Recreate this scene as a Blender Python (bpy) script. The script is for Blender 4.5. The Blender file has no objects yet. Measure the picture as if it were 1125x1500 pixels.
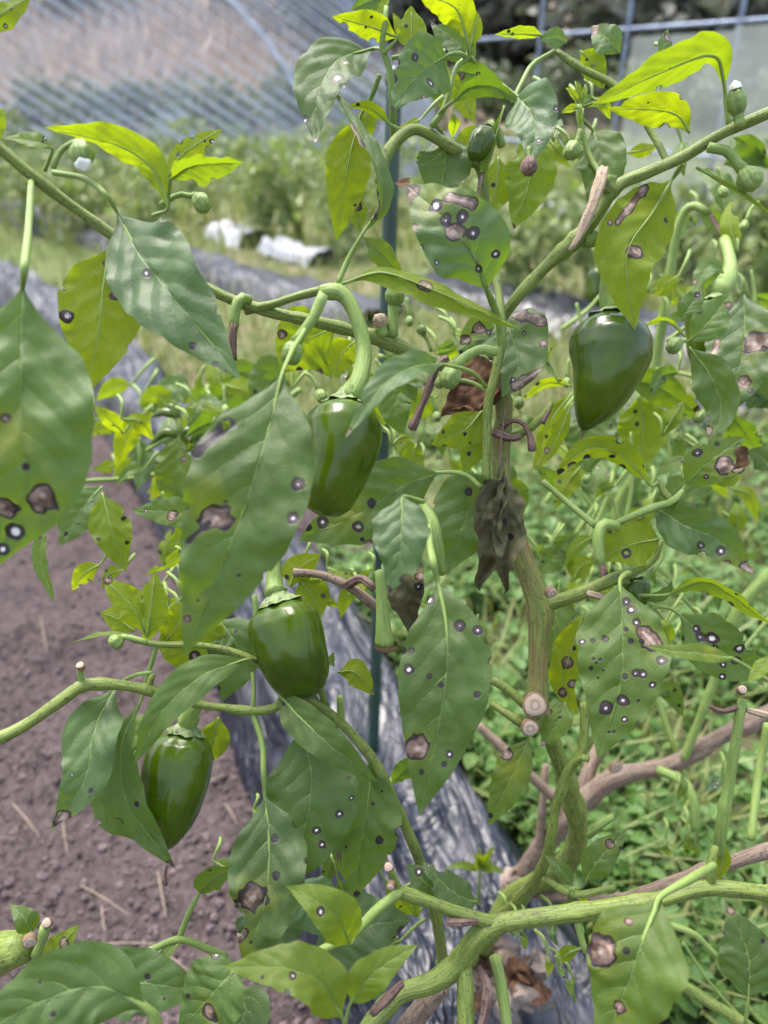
import bpy, math, random
import numpy as np
from mathutils import Vector, noise as mnoise

R = math.radians
random.seed(7); rng = np.random.default_rng(7)
sc = bpy.context.scene
col = sc.collection

# ---------------------------------------------------------------- camera, sky, sun, exposure
F_PX, CX, CY, H, PITCH = 1083.0, 562.5, 750.0, 0.95, R(30)
cam = bpy.data.cameras.new('camera'); camo = bpy.data.objects.new('camera', cam); col.objects.link(camo)
camo.location = (0, 0, H); camo.rotation_euler = (R(90) - PITCH, 0, 0)
cam.sensor_fit = 'VERTICAL'; cam.sensor_height = 36; cam.sensor_width = 27; cam.lens = F_PX * 36 / 1500
cam.clip_start = 0.02; cam.clip_end = 400
cam.dof.use_dof = True; cam.dof.focus_distance = 0.445; cam.dof.aperture_fstop = 5.5
sc.camera = camo

w = bpy.data.worlds.new('World'); sc.world = w; w.use_nodes = True
nt = w.node_tree; nt.nodes.clear()
SUN_EL, SUN_AZ = R(66), R(-35)          # azimuth measured from +Y towards +X: high, a little behind the plant
sky = nt.nodes.new('ShaderNodeTexSky'); sky.sky_type = 'NISHITA'; sky.sun_disc = False
sky.sun_elevation = SUN_EL; sky.sun_rotation = SUN_AZ; sky.dust_density = 4.0; sky.air_density = 1.2; sky.ozone_density = 1.0
hsv = nt.nodes.new('ShaderNodeHueSaturation'); hsv.inputs['Saturation'].default_value = 0.72
bg = nt.nodes.new('ShaderNodeBackground'); bg.inputs[1].default_value = 0.125
out = nt.nodes.new('ShaderNodeOutputWorld')
nt.links.new(sky.outputs[0], hsv.inputs['Color']); nt.links.new(hsv.outputs[0], bg.inputs[0]); nt.links.new(bg.outputs[0], out.inputs[0])
sun = bpy.data.lights.new('sun', 'SUN'); suno = bpy.data.objects.new('sun', sun); col.objects.link(suno)
sun.energy = 1.5; sun.angle = R(30); sun.color = (1.0, 0.96, 0.9)
sd_ = Vector((math.sin(SUN_AZ) * math.cos(SUN_EL), math.cos(SUN_AZ) * math.cos(SUN_EL), math.sin(SUN_EL)))
suno.rotation_euler = sd_.to_track_quat('Z', 'Y').to_euler(); suno.location = (0, 0, 5)
sc.view_settings.view_transform = 'Standard'; sc.view_settings.look = 'None'
sc.view_settings.gamma = 1.0; sc.view_settings.use_curve_mapping = False
sc.view_settings.exposure = 1.82
sc.render.engine = 'CYCLES'
sc.cycles.max_bounces = 8; sc.cycles.transparent_max_bounces = 24; sc.cycles.use_denoising = True

# ---------------------------------------------------------------- pixel <-> world
FWD = np.array([0, math.cos(PITCH), -math.sin(PITCH)]); UPV = np.array([0, math.sin(PITCH), math.cos(PITCH)])
RGT = np.array([1.0, 0, 0]); CAM = np.array([0, 0, H])
def P(x, y, d): return CAM + d * (FWD + RGT * (x - CX) / F_PX + UPV * (CY - y) / F_PX)
def G(x, y, z=0.0):                     # ray through a pixel down to height z
    v = FWD + RGT * (x - CX) / F_PX + UPV * (CY - y) / F_PX
    return CAM + v * ((z - H) / v[2])
def proj(p):
    q = p - CAM; d = q @ FWD
    return np.stack([CX + F_PX * (q @ RGT) / d, CY - F_PX * (q @ UPV) / d], -1), d

# ---------------------------------------------------------------- materials
def new_mat(name):
    m = bpy.data.materials.new(name); m.use_nodes = True; m.node_tree.nodes.clear()
    return m, NT(m.node_tree)
class NT:
    def __init__(s, t): s.t = t
    def n(s, typ, ins=None, **kw):
        nd = s.t.nodes.new(typ)
        for k, v in kw.items(): setattr(nd, k, v)
        for k, v in (ins or {}).items(): s.put(nd.inputs[k], v)
        return nd
    def put(s, sock, v):
        if isinstance(v, bpy.types.NodeSocket): s.t.links.new(v, sock)
        elif isinstance(v, tuple) and len(v) == 3 and sock.type == 'RGBA': sock.default_value = (*v, 1)
        else: sock.default_value = v
    def math(s, op, a, b=0.0, clamp=False):
        return s.n('ShaderNodeMath', {0: a, 1: b}, operation=op, use_clamp=clamp).outputs[0]
    def mix(s, f, a, b):
        nd = s.n('ShaderNodeMix', data_type='RGBA'); s.put(nd.inputs[0], f); s.put(nd.inputs[6], a); s.put(nd.inputs[7], b)
        return nd.outputs[2]
    def ss(s, v, lo, hi, a=0.0, b=1.0):
        nd = s.n('ShaderNodeMapRange', {0: v, 1: lo, 2: hi, 3: a, 4: b}, interpolation_type='SMOOTHSTEP'); return nd.outputs[0]
    def attr(s, name, typ='GEOMETRY'):
        return s.n('ShaderNodeAttribute', attribute_name=name, attribute_type=typ).outputs['Fac']
    def noise(s, scale, detail=3.0, rough=0.55, vec=None, dist=0.0):
        nd = s.n('ShaderNodeTexNoise', {'Scale': scale, 'Detail': detail, 'Roughness': rough, 'Distortion': dist})
        s.put(nd.inputs['Vector'], vec if vec is not None else s.n('ShaderNodeTexCoord').outputs['Object']); return nd.outputs['Fac']
    def bump(s, h, strength=0.3, dist=0.001, normal=None):
        nd = s.n('ShaderNodeBump', {'Height': h, 'Strength': strength, 'Distance': dist})
        if normal is not None: s.put(nd.inputs['Normal'], normal)
        return nd.outputs[0]
    def pbsdf(s, colr, rough=0.5, spec=0.5, normal=None, **kw):
        ins = {'Base Color': colr, 'Roughness': rough, 'Specular IOR Level': spec}; ins.update(kw)
        nd = s.n('ShaderNodeBsdfPrincipled', ins)
        if normal is not None: s.put(nd.inputs['Normal'], normal)
        return nd.outputs[0]
    def out(s, sh): s.n('ShaderNodeOutputMaterial', {0: sh})

def leaf_material(name, dry=0):
    m, t = new_mat(name)
    tone = t.attr('tone', 'OBJECT'); rnd = t.n('ShaderNodeObjectInfo').outputs['Random']
    back = t.n('ShaderNodeNewGeometry').outputs['Backfacing']
    n1 = t.noise(28, 3); n2 = t.noise(170, 3)
    mott = t.math('ADD', t.math('MULTIPLY', n1, 0.7), t.math('MULTIPLY', n2, 0.3))
    if dry == 3: top = t.mix(t.ss(mott, .35, .65), (.16, .11, .085), (.34, .27, .23)); und = top
    elif dry:
        top = t.mix(t.ss(mott, .35, .65), (.055, .024, .012), (.20, .11, .06)) if dry == 1 else t.mix(t.ss(mott, .35, .65), (.030, .034, .014), (.11, .105, .055))
        und = t.mix(t.ss(mott, .3, .7), (.10, .05, .03), (.28, .17, .10)) if dry == 1 else t.mix(t.ss(mott, .3, .7), (.08, .09, .05), (.19, .19, .13))
    else:
        top = t.mix(tone, (.046, .094, .030), (.18, .25, .010))
        und = t.mix(tone, (.085, .16, .028), (.22, .28, .006))
        k = t.math('ADD', t.math('MULTIPLY', mott, .9), t.math('ADD', t.math('MULTIPLY', rnd, .35), .38))
        mul = t.n('ShaderNodeVectorMath', {0: top, 1: k}, operation='MULTIPLY').outputs[0]; top = mul
    v = t.attr('vd')
    vein = t.ss(v, 0.0, 1.0, 1.0, 0.0)
    vo = t.n('ShaderNodeTexVoronoi', {'Scale': 210.0}, feature='DISTANCE_TO_EDGE'); t.put(vo.inputs['Vector'], t.n('ShaderNodeTexCoord').outputs['Object']); ret = t.ss(vo.outputs['Distance'], 0.0, .09, 1.0, 0.0)
    if not dry:
        top = t.mix(t.math('MULTIPLY', vein, .78), top, (.19, .28, .09)); und = t.mix(t.math('MULTIPLY', vein, .6), und, (.30, .38, .12))
        top = t.mix(t.math('MULTIPLY', ret, .20), top, (.12, .19, .06)); und = t.mix(t.math('MULTIPLY', ret, .35), und, (.07, .12, .015))
    c = t.mix(back, top, und)
    trans = t.mix(tone, (.20, .36, .010), (.44, .52, .004))
    trans = t.mix(t.math('MULTIPLY', vein, .35), trans, (.12, .22, .02))
    # disease marks: yellow halo, dry patch, dark ring with pale middle
    ye = t.ss(t.attr('yd'), -0.2, 0.9)
    c = t.mix(t.math('MULTIPLY', ye, .5), c, (.26, .27, .015))
    nd = t.math('ADD', t.attr('nd'), t.math('MULTIPLY', t.math('SUBTRACT', n2, .5), .35))
    nf = t.ss(nd, -.02, .10); nin = t.ss(nd, .14, .44)
    ncol = t.mix(t.ss(n2, .38, .66), (.085, .046, .030), (.27, .185, .14)); ncol = t.mix(t.ss(nd, .6, 1.0), ncol, (.36, .28, .24))
    c = t.mix(nf, c, t.mix(nin, (.016, .008, .010), ncol))
    s = t.math('ADD', t.attr('sd'), t.math('MULTIPLY', t.math('SUBTRACT', n2, .5), .25))
    sf = t.ss(s, -.06, .16)
    c = t.mix(sf, c, t.mix(t.ss(s, .20, .46), (.016, .009, .011), (.050, .032, .034)))
    c = t.mix(t.ss(s, .60, .74), c, (.78, .75, .73))
    d = t.ss(t.math('ADD', t.attr('dd'), t.math('MULTIPLY', t.math('SUBTRACT', n2, .5), .4)), -.05, .3)
    c = t.mix(d, c, (.014, .009, .009))
    dead = t.math('MAXIMUM', t.math('MAXIMUM', nf, sf), d)
    h = t.math('ADD', t.math('MULTIPLY', vein, t.math('SUBTRACT', t.math('MULTIPLY', back, 1.6), .8)), t.math('ADD', t.math('MULTIPLY', n2, .6), t.math('MULTIPLY', ret, -.16)))
    nrm = t.bump(t.math('ADD', h, t.math('MULTIPLY', dead, -.8)), .55, .0007)
    rough = t.math('ADD', t.math('MULTIPLY', back, .16), t.math('ADD', .46, t.math('MULTIPLY', n1, .2)))
    if dry: rough = .75
    p = t.pbsdf(c, rough, t.ss(tone, .02, .16, .75, .46) if not dry else .25, nrm)
    tb = t.n('ShaderNodeBsdfTranslucent', {'Color': trans if not dry else (.16, .10, .05), 'Normal': nrm}).outputs[0]
    f = t.math('MULTIPLY', t.math('SUBTRACT', 1.0, dead), t.math('ADD', .30, t.math('MULTIPLY', tone, .32)) if not dry else .12)
    t.out(t.n('ShaderNodeMixShader', {0: f, 1: p, 2: tb}).outputs[0])
    return m

def stem_material(name, a, b, c, spots=.5, rough=.5, corky=False):
    m, t = new_mat(name)
    su = t.attr('su'); sv = t.attr('sv')
    vec = t.n('ShaderNodeCombineXYZ', {0: t.math('MULTIPLY', su, 9.0), 1: t.math('MULTIPLY', sv, 3.5), 2: 0.0}).outputs[0]
    st = t.noise(1.6, 3, .6, vec)
    n = t.noise(60, 4); sp = t.noise(430, 2)
    cc = t.mix(t.ss(st, .38, .62), a, b)
    cc = t.mix(t.math('MULTIPLY', t.ss(n, .52, .75), .35), cc, c)
    cc = t.mix(t.math('MULTIPLY', t.ss(sp, .585, .65), spots), cc, (.03, .022, .014))
    cc = t.mix(t.math('MULTIPLY', t.ss(t.noise(115, 3, .6), .62, .70), spots), cc, (.075, .05, .03))
    if corky:
        v2 = t.n('ShaderNodeCombineXYZ', {0: t.math('MULTIPLY', su, 26.0), 1: t.math('MULTIPLY', sv, 2.2), 2: 4.0}).outputs[0]
        cc = t.mix(t.math('MULTIPLY', t.ss(t.noise(1.0, 2, .5, v2), .50, .57), .85), cc, (.20, .095, .055))
    nrm = t.bump(t.math('ADD', st, t.math('MULTIPLY', n, .5)), .5, .0011)
    t.out(t.pbsdf(cc, rough, .4, nrm)); return m

def simple(name, a, b, scale=30, rough=.6, spec=.4, bump=.3, bd=.002, lo=.35, hi=.65, **kw):
    m, t = new_mat(name); n = t.noise(scale, 5, .6)
    t.out(t.pbsdf(t.mix(t.ss(n, lo, hi), a, b), rough, spec, t.bump(n, bump, bd), **kw)); return m

def foliage_material(name, a, b, tr, f=.3):
    m, t = new_mat(name)
    r = t.attr('rnd'); o = t.n('ShaderNodeObjectInfo').outputs['Random']
    c = t.mix(t.math('MULTIPLY', t.math('ADD', r, o), .5), a, b)
    p = t.pbsdf(c, .5, .4)
    tb = t.n('ShaderNodeBsdfTranslucent', {'Color': t.mix(r, tr, b)}).outputs[0]
    t.out(t.n('ShaderNodeMixShader', {0: f, 1: p, 2: tb}).outputs[0]); return m

M = {}
M['leaf'] = leaf_material('pepper_leaf'); M['dry'] = leaf_material('dried_leaf', 1); M['wilt'] = leaf_material('wilted_leaf', 2); M['drypale'] = leaf_material('pale_dead_leaf', 3)
M['stem'] = stem_material('green_stem', (.115, .165, .030), (.205, .260, .055), (.24, .25, .09), .5)
M['young'] = stem_material('young_stem', (.17, .26, .06), (.25, .34, .09), (.22, .30, .08), .15)
M['wood'] = stem_material('stem_bark', (.17, .115, .085), (.27, .20, .155), (.30, .24, .20), .6, .75)
M['stripe'] = stem_material('corky_stem', (.13, .18, .040), (.22, .25, .06), (.20, .20, .07), .5, .6, True)
M['husk'] = stem_material('dead_husk', (.075, .040, .035), (.20, .12, .10), (.42, .33, .27), .7, .7)
M['husk_pale'] = stem_material('pale_husk', (.34, .25, .17), (.44, .34, .25), (.20, .13, .10), .5, .75)
M['calyx'] = stem_material('calyx_green', (.17, .24, .08), (.27, .34, .16), (.07, .05, .04), .9, .6)

def pepper_mat():
    m, t = new_mat('pepper_skin')
    n = t.noise(22, 3); n2 = t.noise(700, 2); sc_ = t.noise(240, 2, .5, None, 2.0)
    g = t.attr('pt')
    c = t.mix(t.ss(n, .3, .7), (.020, .046, .001), (.062, .105, .002))
    c = t.mix(t.ss(g, .0, .22, .35, 0.0), c, (.11, .19, .03))
    c = t.mix(t.math('MULTIPLY', t.ss(sc_, .70, .74), .25), c, (.22, .28, .15))
    t.out(t.pbsdf(c, .21, .42, t.bump(t.math('ADD', t.math('MULTIPLY', n, 2.0), t.math('MULTIPLY', n2, .05)), .12, .004), **{'Coat Weight': .05, 'Coat Roughness': .15}))
    return m
M['pepper'] = pepper_mat()
def cut_mat():
    m, t = new_mat('cut_wood'); r = t.attr('rad'); n = t.noise(300, 3)
    rr = t.math('ADD', r, t.math('MULTIPLY', t.math('SUBTRACT', n, .5), .25))
    c = t.mix(t.ss(rr, .2, .35), (.44, .36, .29), (.30, .22, .17)); c = t.mix(t.ss(rr, .4, .5), c, (.42, .33, .27)); c = t.mix(t.ss(rr, .8, .92), c, (.20, .13, .08))
    t.out(t.pbsdf(c, .8, .2, t.bump(n, .4, .001))); return m
M['cut'] = cut_mat()
M['stake'] = simple('green_stake', (.022, .052, .042), (.034, .072, .060), 60, .42, .5, .15, .001)
M['pipe'] = simple('galvanised_pipe', (.17, .21, .31), (.27, .32, .43), 20, .45, .5, .1, .001, Metallic=.35)
M['clod'] = simple('soil_clod', (.072, .055, .057), (.150, .116, .118), 60, .95, .1, .8, .004)
M['straw'] = simple('dry_straw', (.20, .155, .12), (.30, .24, .19), 200, .8, .2, .3, .001)
M['weed'] = foliage_material('weed_leaf', (.040, .105, .022), (.13, .235, .055), (.25, .40, .03))
M['grass'] = foliage_material('grass_blade', (.09, .16, .035), (.26, .27, .10), (.30, .36, .06))
M['drygrass'] = foliage_material('tan_grass', (.32, .25, .20), (.56, .45, .38), (.40, .30, .20), .25)
M['fol'] = foliage_material('row_foliage', (.12, .17, .065), (.32, .37, .16), (.22, .34, .03))
M['shrub'] = foliage_material('shrub_foliage', (.09, .11, .075), (.21, .23, .15), (.10, .16, .03))
M['tree'] = foliage_material('haze_paled_tree_foliage', (.13, .14, .125), (.24, .24, .20), (.06, .09, .03))  # distance haze put into the leaf colour: greyer and paler than real foliage
M['treered'] = foliage_material('russet_foliage', (.060, .035, .032), (.12, .07, .055), (.10, .06, .03))
M['bark'] = simple('tree_bark', (.05, .038, .03), (.11, .09, .07), 12, .9, .2, .6, .02)
def film_mat():
    m, t = new_mat('black_mulch_film'); n = t.noise(9, 5); n2 = t.noise(60, 4, .6, None, .6); n3 = t.noise(2.2, 3); mp_ = t.n('ShaderNodeMapping', {'Scale': (11.0, 3.0, 6.0), 'Rotation': (0.0, 0.0, -.43)}); t.put(mp_.inputs[0], t.n('ShaderNodeTexCoord').outputs['Object']); fold = t.ss(t.math('ABSOLUTE', t.math('SUBTRACT', t.noise(1.0, 4, .6, mp_.outputs[0], 1.2), .5)), 0.0, .09, 1.0, 0.0)
    c = t.mix(t.ss(n, .46, .68), (.010, .013, .024), (.046, .048, .064))
    rough = t.math('ADD', .30, t.math('MULTIPLY', t.ss(n, .4, .75), .3))
    t.out(t.pbsdf(c, rough, .5, t.bump(t.math('ADD', t.math('ADD', t.math('MULTIPLY', n2, .25), t.math('MULTIPLY', fold, 1.0)), t.math('MULTIPLY', n3, 2.0)), .6, .012), **{'Coat Weight': .12, 'Coat Roughness': .3})); return m
M['film'] = film_mat()
M['white_film'] = simple('white_film', (.30, .31, .35), (.48, .49, .53), 8, .4, .5, .5, .02)
def ground_mat():
    m, t = new_mat('soil_and_turf')
    n = t.noise(5, 6, .62); n2 = t.noise(75, 6, .68); n3 = t.noise(.7, 4)
    soil = t.mix(t.ss(n2, .32, .72), (.048, .036, .036), (.132, .102, .101))
    soil = t.mix(t.math('MULTIPLY', t.ss(n, .4, .7), .5), soil, (.088, .068, .070))
    turf = t.mix(t.ss(n, .35, .7), (.10, .125, .05), (.24, .205, .13)); turf = t.mix(t.ss(n3, .4, .65), turf, (.11, .15, .05))
    g = t.attr('turf'); f = t.ss(t.math('ADD', g, t.math('MULTIPLY', t.math('SUBTRACT', n, .5), .9)), .35, .65)
    t.out(t.pbsdf(t.mix(f, soil, turf), .95, .12, t.bump(n2, .9, .012))); return m
M['ground'] = ground_mat()
def hill_mat():
    m, t = new_mat('hill_slope'); n = t.noise(.35, 5, .6); n2 = t.noise(4, 5)
    c = t.mix(t.ss(n2, .3, .7), (.20, .155, .115), (.36, .28, .22)); c = t.mix(t.ss(n, .5, .68), c, (.10, .12, .06))
    t.out(t.pbsdf(c, .95, .1, t.bump(n2, .6, .1))); return m
M['hill'] = hill_mat()
def sheet_mat(name, c, alpha):
    m, t = new_mat(name)
    p = t.pbsdf(c, .5, .4); tb = t.n('ShaderNodeBsdfTranslucent', {'Color': c}).outputs[0]
    a = t.n('ShaderNodeMixShader', {0: .5, 1: p, 2: tb}).outputs[0]
    n = t.noise(1.3, 3)
    t.out(t.n('ShaderNodeMixShader', {0: t.ss(n, .2, .8, alpha * .6, min(alpha * 1.3, 1)), 1: t.n('ShaderNodeBsdfTransparent').outputs[0], 2: a}).outputs[0]); return m
M['net'] = sheet_mat('net_gauze', (.42, .49, .64), .24)
M['sheet'] = sheet_mat('clear_plastic', (.78, .80, .76), .42)
M['thread'] = simple('net_thread', (.50, .56, .70), (.62, .68, .80), 5, .6, .3, 0, .001)
M['bud'] = stem_material('bud_green', (.13, .21, .045), (.22, .30, .08), (.10, .16, .04), .35)
M['petal'] = simple('flower_white', (.62, .64, .58), (.74, .76, .72), 200, .5, .4, .2, .001)

# ---------------------------------------------------------------- objects
def mesh_obj(name, V, Fc, mat, parent=None, attrs=None, smooth=True, link=True):
    me = bpy.data.meshes.new(name)
    V = np.asarray(V, dtype=np.float32); 
    me.from_pydata(V.tolist(), [], Fc.tolist() if isinstance(Fc, np.ndarray) else Fc)
    if smooth: me.polygons.foreach_set('use_smooth', np.ones(len(me.polygons), dtype=bool))
    for k, a in (attrs or {}).items():
        at = me.attributes.new(k, 'FLOAT', 'POINT'); at.data.foreach_set('value', np.asarray(a, dtype=np.float32).ravel())
    me.materials.append(mat); me.update()
    o = bpy.data.objects.new(name, me); col.objects.link(o)
    if parent is not None: put_under(o, parent)
    return o
def put_under(o, parent):
    o.parent = parent
    if parent.type == 'EMPTY':
        o.matrix_parent_inverse.identity(); o.matrix_parent_inverse.translation = -Vector(parent.location)
def empty(name, loc, label, cat, group=None):
    o = bpy.data.objects.new(name, None); o.empty_display_size = .05; col.objects.link(o); o.location = tuple(loc)
    return tag(o, label, cat, group)
def tag(o, label=None, cat=None, group=None, kind=None):
    for k, v in (('label', label), ('category', cat), ('group', group), ('kind', kind)):
        if v: o[k] = v
    return o

def spline(pts, n):
    """Catmull-Rom through rows of pts (any width), n samples by chord length"""
    p = np.asarray(pts, float)
    if len(p) == 2: return p[0] + (p[1] - p[0]) * np.linspace(0, 1, n)[:, None]
    e = np.vstack([2 * p[0] - p[1], p, 2 * p[-1] - p[-2]])
    ch = np.linalg.norm(np.diff(p[:, :3], axis=0), axis=1); s = np.concatenate([[0], np.cumsum(ch)]); s /= s[-1]
    res = []
    for u in np.linspace(0, 1, n):
        i = min(max(np.searchsorted(s, u, 'right') - 1, 0), len(p) - 2)
        t = (u - s[i]) / max(s[i + 1] - s[i], 1e-9)
        a, b, c, d = e[i], e[i + 1], e[i + 2], e[i + 3]
        res.append(.5 * (2 * b + (c - a) * t + (2 * a - 5 * b + 4 * c - d) * t * t + (3 * b - a - 3 * c + d) * t ** 3))
    return np.array(res)
def unit(v): return v / np.maximum(np.linalg.norm(v, axis=-1, keepdims=True), 1e-9)
def frames(C):
    T = unit(np.gradient(C, axis=0))
    a = np.array([0, 0, 1.0]) if abs(T[0, 2]) < .9 else np.array([1.0, 0, 0])
    X = unit(np.cross(T[0], a)); res = []
    for t in T:
        X = unit(X - (X @ t) * t); res.append(X)
    X = np.array(res); return T, X, np.cross(T, X)
def tube_mesh(pts, rad, sides=10, ridge=0.0, nr=5, caps=True, step=None, knob=0.0, seed=0):
    pr = np.column_stack([pts, rad]); L = np.linalg.norm(np.diff(np.asarray(pts), axis=0), axis=1).sum()
    n = int(min(90, max(5, L / (step or max(.0035, np.mean(rad) * .9)))))
    S = spline(pr, n); C = S[:, :3]; r = np.maximum(S[:, 3], 1e-5)
    T, X, Y = frames(C); th = np.arange(sides) * 2 * math.pi / sides
    k = 1 + ridge * np.cos(nr * th)[None, :] + 0 * r[:, None]
    if knob:
        rs = np.random.default_rng(seed + 11); ph = rs.uniform(0, 6.3, 3)
        for ti in rs.uniform(.06, .94, int(L / .045)): k = k + .20 * np.exp(-((np.linspace(0, 1, n) - ti) * L / (np.mean(rad) * .9)) ** 2)[:, None] * (1 + .5 * np.cos(th - rs.uniform(0, 6.3)))[None, :]
        k = k + knob * np.sin(np.linspace(0, 1, n)[:, None] * L / np.mean(rad) * .7 + ph[0] + .8 * np.cos(th + ph[1])[None, :])
    V = C[:, None, :] + (r[:, None] * k)[..., None] * (np.cos(th)[None, :, None] * X[:, None, :] + np.sin(th)[None, :, None] * Y[:, None, :])
    sv = np.linspace(0, L * 10, n)[:, None] + 0 * th[None, :]; su = (np.abs(th - math.pi) / math.pi)[None, :] + 0 * sv
    i = np.arange(n - 1)[:, None] * sides; j = np.arange(sides)[None, :]; j2 = (j + 1) % sides
    Fq = np.stack([i + j, i + j2, i + sides + j2, i + sides + j], -1).reshape(-1, 4).tolist()
    V = V.reshape(-1, 3); su = su.ravel(); sv = sv.ravel()
    if caps:
        a = len(V); V = np.vstack([V, C[0] - T[0] * r[0] * .35, C[-1] + T[-1] * r[-1] * .35]); su = np.append(su, [0, 0]); sv = np.append(sv, [0, L * 10])
        b = (n - 1) * sides
        Fq += [[a, (q + 1) % sides, q] for q in range(sides)] + [[a + 1, b + q, b + (q + 1) % sides] for q in range(sides)]
    return V, Fq, {'su': su, 'sv': sv}
def px(pts): return np.array([P(*p[:3]) for p in pts])
def stem(parent, pts, mat='stem', name='branch', sides=12, ridge=.07, knob=.05, **kw):
    """pts: (x, y, depth, radius in pixels)"""
    rad = [p[3] * p[2] / F_PX for p in pts]
    rad = [r * .86 for r in rad]
    if mat.startswith('husk'): ridge, knob, sides, rad = .20, .13, 18, [r * .8 for r in rad]
    V, Fc, at = tube_mesh(px(pts), rad, sides, ridge, knob=knob, seed=abs(int(pts[0][0])), **kw)
    return mesh_obj(name, V, Fc, M[mat], parent, at)
def cut_end(parent, x, y, d, r, aim=(0, -1, .35)):
    c = P(x, y, d); n = unit(np.array(aim, float)); X = unit(np.cross(n, [.3, .1, 1])); Y = np.cross(n, X); rr = r * d / F_PX
    V, rad = [c + n * .0004], [0]; k = 22
    for q, h in ((.5, .0004), (.93, 0), (1.02, -.0008), (1.0, -.0035)):
        for a in range(k):
            th = a * 2 * math.pi / k; g = rr * q * (1 + .05 * math.sin(3 * th + x))
            V.append(c + X * math.cos(th) * g + Y * math.sin(th) * g + n * h); rad.append(min(q, 1))
    Fq = [[0, 1 + a, 1 + (a + 1) % k] for a in range(k)]
    for b in range(3):
        o = 1 + b * k; Fq += [[o + a, o + k + a, o + k + (a + 1) % k, o + (a + 1) % k] for a in range(k)]
    return mesh_obj('cut_end', np.array(V), Fq, M['cut'], parent, {'rad': rad})

PROF_T = [0, .03, .08, .14, .21, .30, .38, .48, .58, .68, .78, .87, .94, .98, 1]
PROF_W = [.02, .07, .24, .50, .75, .94, 1.0, .97, .87, .72, .53, .32, .15, .05, 0.0]
def vnoise(V, f, seed):
    o = Vector((seed * 3.1, seed * 1.7, seed * 5.3))
    return np.array([mnoise.noise(Vector(v) * f + o) for v in V])
LEAVES = []
def roll_mean(r): return abs(float(np.mean(r)))
def leaf(parent, pts, w, roll=0, spots=(), tone=.15, fold=14, cup=.10, wave=.09, pet=None, mat='leaf', crumple=0.0, droop=0.0, cell=3.0, pr=3.4, label=None, plump=1.0):
    """pts: (x, y, depth) along the midrib, base to tip; w: full width in px; roll 0 = upper face to the camera, 180 = underside"""
    seed = len(LEAVES) + 1; rs = np.random.default_rng(seed)
    if tone < .2 and mat == 'leaf' and roll_mean(roll) < 60:      # upper faces lean back towards the sky
        ym = np.mean([p[1] for p in pts]); pts = [(p[0], p[1], p[2] * (1 - (.42 if tone < .09 else .15) * (p[1] - ym) / F_PX)) for p in pts]
    C0 = px(pts); d0 = np.mean([p[2] for p in pts]); L = np.linalg.norm(np.diff(C0, axis=0), axis=1).sum(); Lpx = L * F_PX / d0
    n = int(np.clip(Lpx / cell, 12, 150)); m = int(np.clip(w / cell / 2, 4, 40))
    C = spline(C0, n); t = np.linspace(0, 1, n); T = unit(np.gradient(C, axis=0))
    W = w * .5 * d0 / F_PX
    vw = unit(CAM - C); N0 = unit(vw - (vw * T).sum(-1, keepdims=True) * T)
    rl = np.radians(np.interp(t, np.linspace(0, 1, len(roll)), roll)) if isinstance(roll, (list, tuple)) else np.full(n, R(roll))
    S0 = np.cross(T, N0)
    N = N0 * np.cos(rl)[:, None] + S0 * np.sin(rl)[:, None]; S = np.cross(T, N)
    tp = t ** (1.0 / plump); prof = np.interp(tp, PROF_T, PROF_W)
    prof = np.convolve(np.pad(prof, 2, mode='edge'), [.1, .2, .4, .2, .1], 'valid'); prof[-1] = 0.0
    s = np.linspace(-1, 1, 2 * m + 1)
    ab = np.abs(s)
    edge = 1 + .035 * np.interp(t * 26 + rs.uniform(0, 9), np.arange(60), rs.uniform(-1, 1, 60))[:, None] * np.where(s < 0, -.7, 1)[None, :] + .06 * np.interp(t * 9 + rs.uniform(0, 9), np.arange(30), rs.uniform(-1, 1, 30))[:, None] * np.where(s < 0, 1, -.6)[None, :]
    Wd = W * prof[:, None] * edge
    fo = R(fold)
    lat = Wd * s[None, :] * math.cos(fo)
    up = Wd * ab[None, :] * math.sin(fo) - cup * Wd * (s ** 2)[None, :]
    ph = rs.uniform(0, 6.28, 4)
    for sg, p1, fr in ((-1, ph[0], rs.uniform(2.2, 3.6)), (1, ph[1], rs.uniform(2.2, 3.6))):
        msk = (np.sign(s) == sg)[None, :]
        up = up + msk * wave * W * np.minimum(prof, 1)[:, None] ** .5 * (ab ** 2)[None, :] * (np.sin(t * fr * 6.28 + p1) + .5 * np.sin(t * fr * 13.1 + ph[2]))[:, None]
    # lateral veins: distance in vein half-widths; blade swells between them
    nv = 6.0; off = np.where(s < 0, 0.0, .45)[None, :]
    q = (t[:, None] - .30 * (ab ** 1.25)[None, :] * prof[:, None] ** .6) * nv + off
    near = np.abs(q - np.round(q)) / nv * L
    near = np.where((np.round(q) < .6) | (np.round(q) > nv - .3), .02, near)
    taper = (1.0 - .72 * ab)[None, :]
    vl = near / (.00095 * taper + 1e-5); fade = np.clip((ab[None, :] - .78) / .2, 0, 1) * 3
    mid = np.abs(lat) / (.00075 * (1.1 - t)[:, None] + .0001)
    vd = np.minimum(vl + fade, mid)
    up = up + .06 * W * np.clip(near / (.5 / nv * L), 0, 1) ** .7 * (1 - ab ** 4)[None, :] * prof[:, None]
    V = C[:, None, :] + lat[..., None] * S[:, None, :] + up[..., None] * N[:, None, :]
    V = V.reshape(-1, 3)
    NN = np.repeat(N, 2 * m + 1, 0); SS = np.repeat(S, 2 * m + 1, 0)
    V = V + NN * (vnoise(V, 45, seed) * W * .13 + vnoise(V, 130, seed + 2) * W * .035)[:, None]
    if crumple:
        V = V + NN * (vnoise(V, 70, seed) * W * crumple)[:, None] + SS * (vnoise(V, 60, seed + 5) * W * crumple)[:, None]
        V = V + NN * (vnoise(V, 190, seed + 7) * W * crumple * .4)[:, None]
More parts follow.
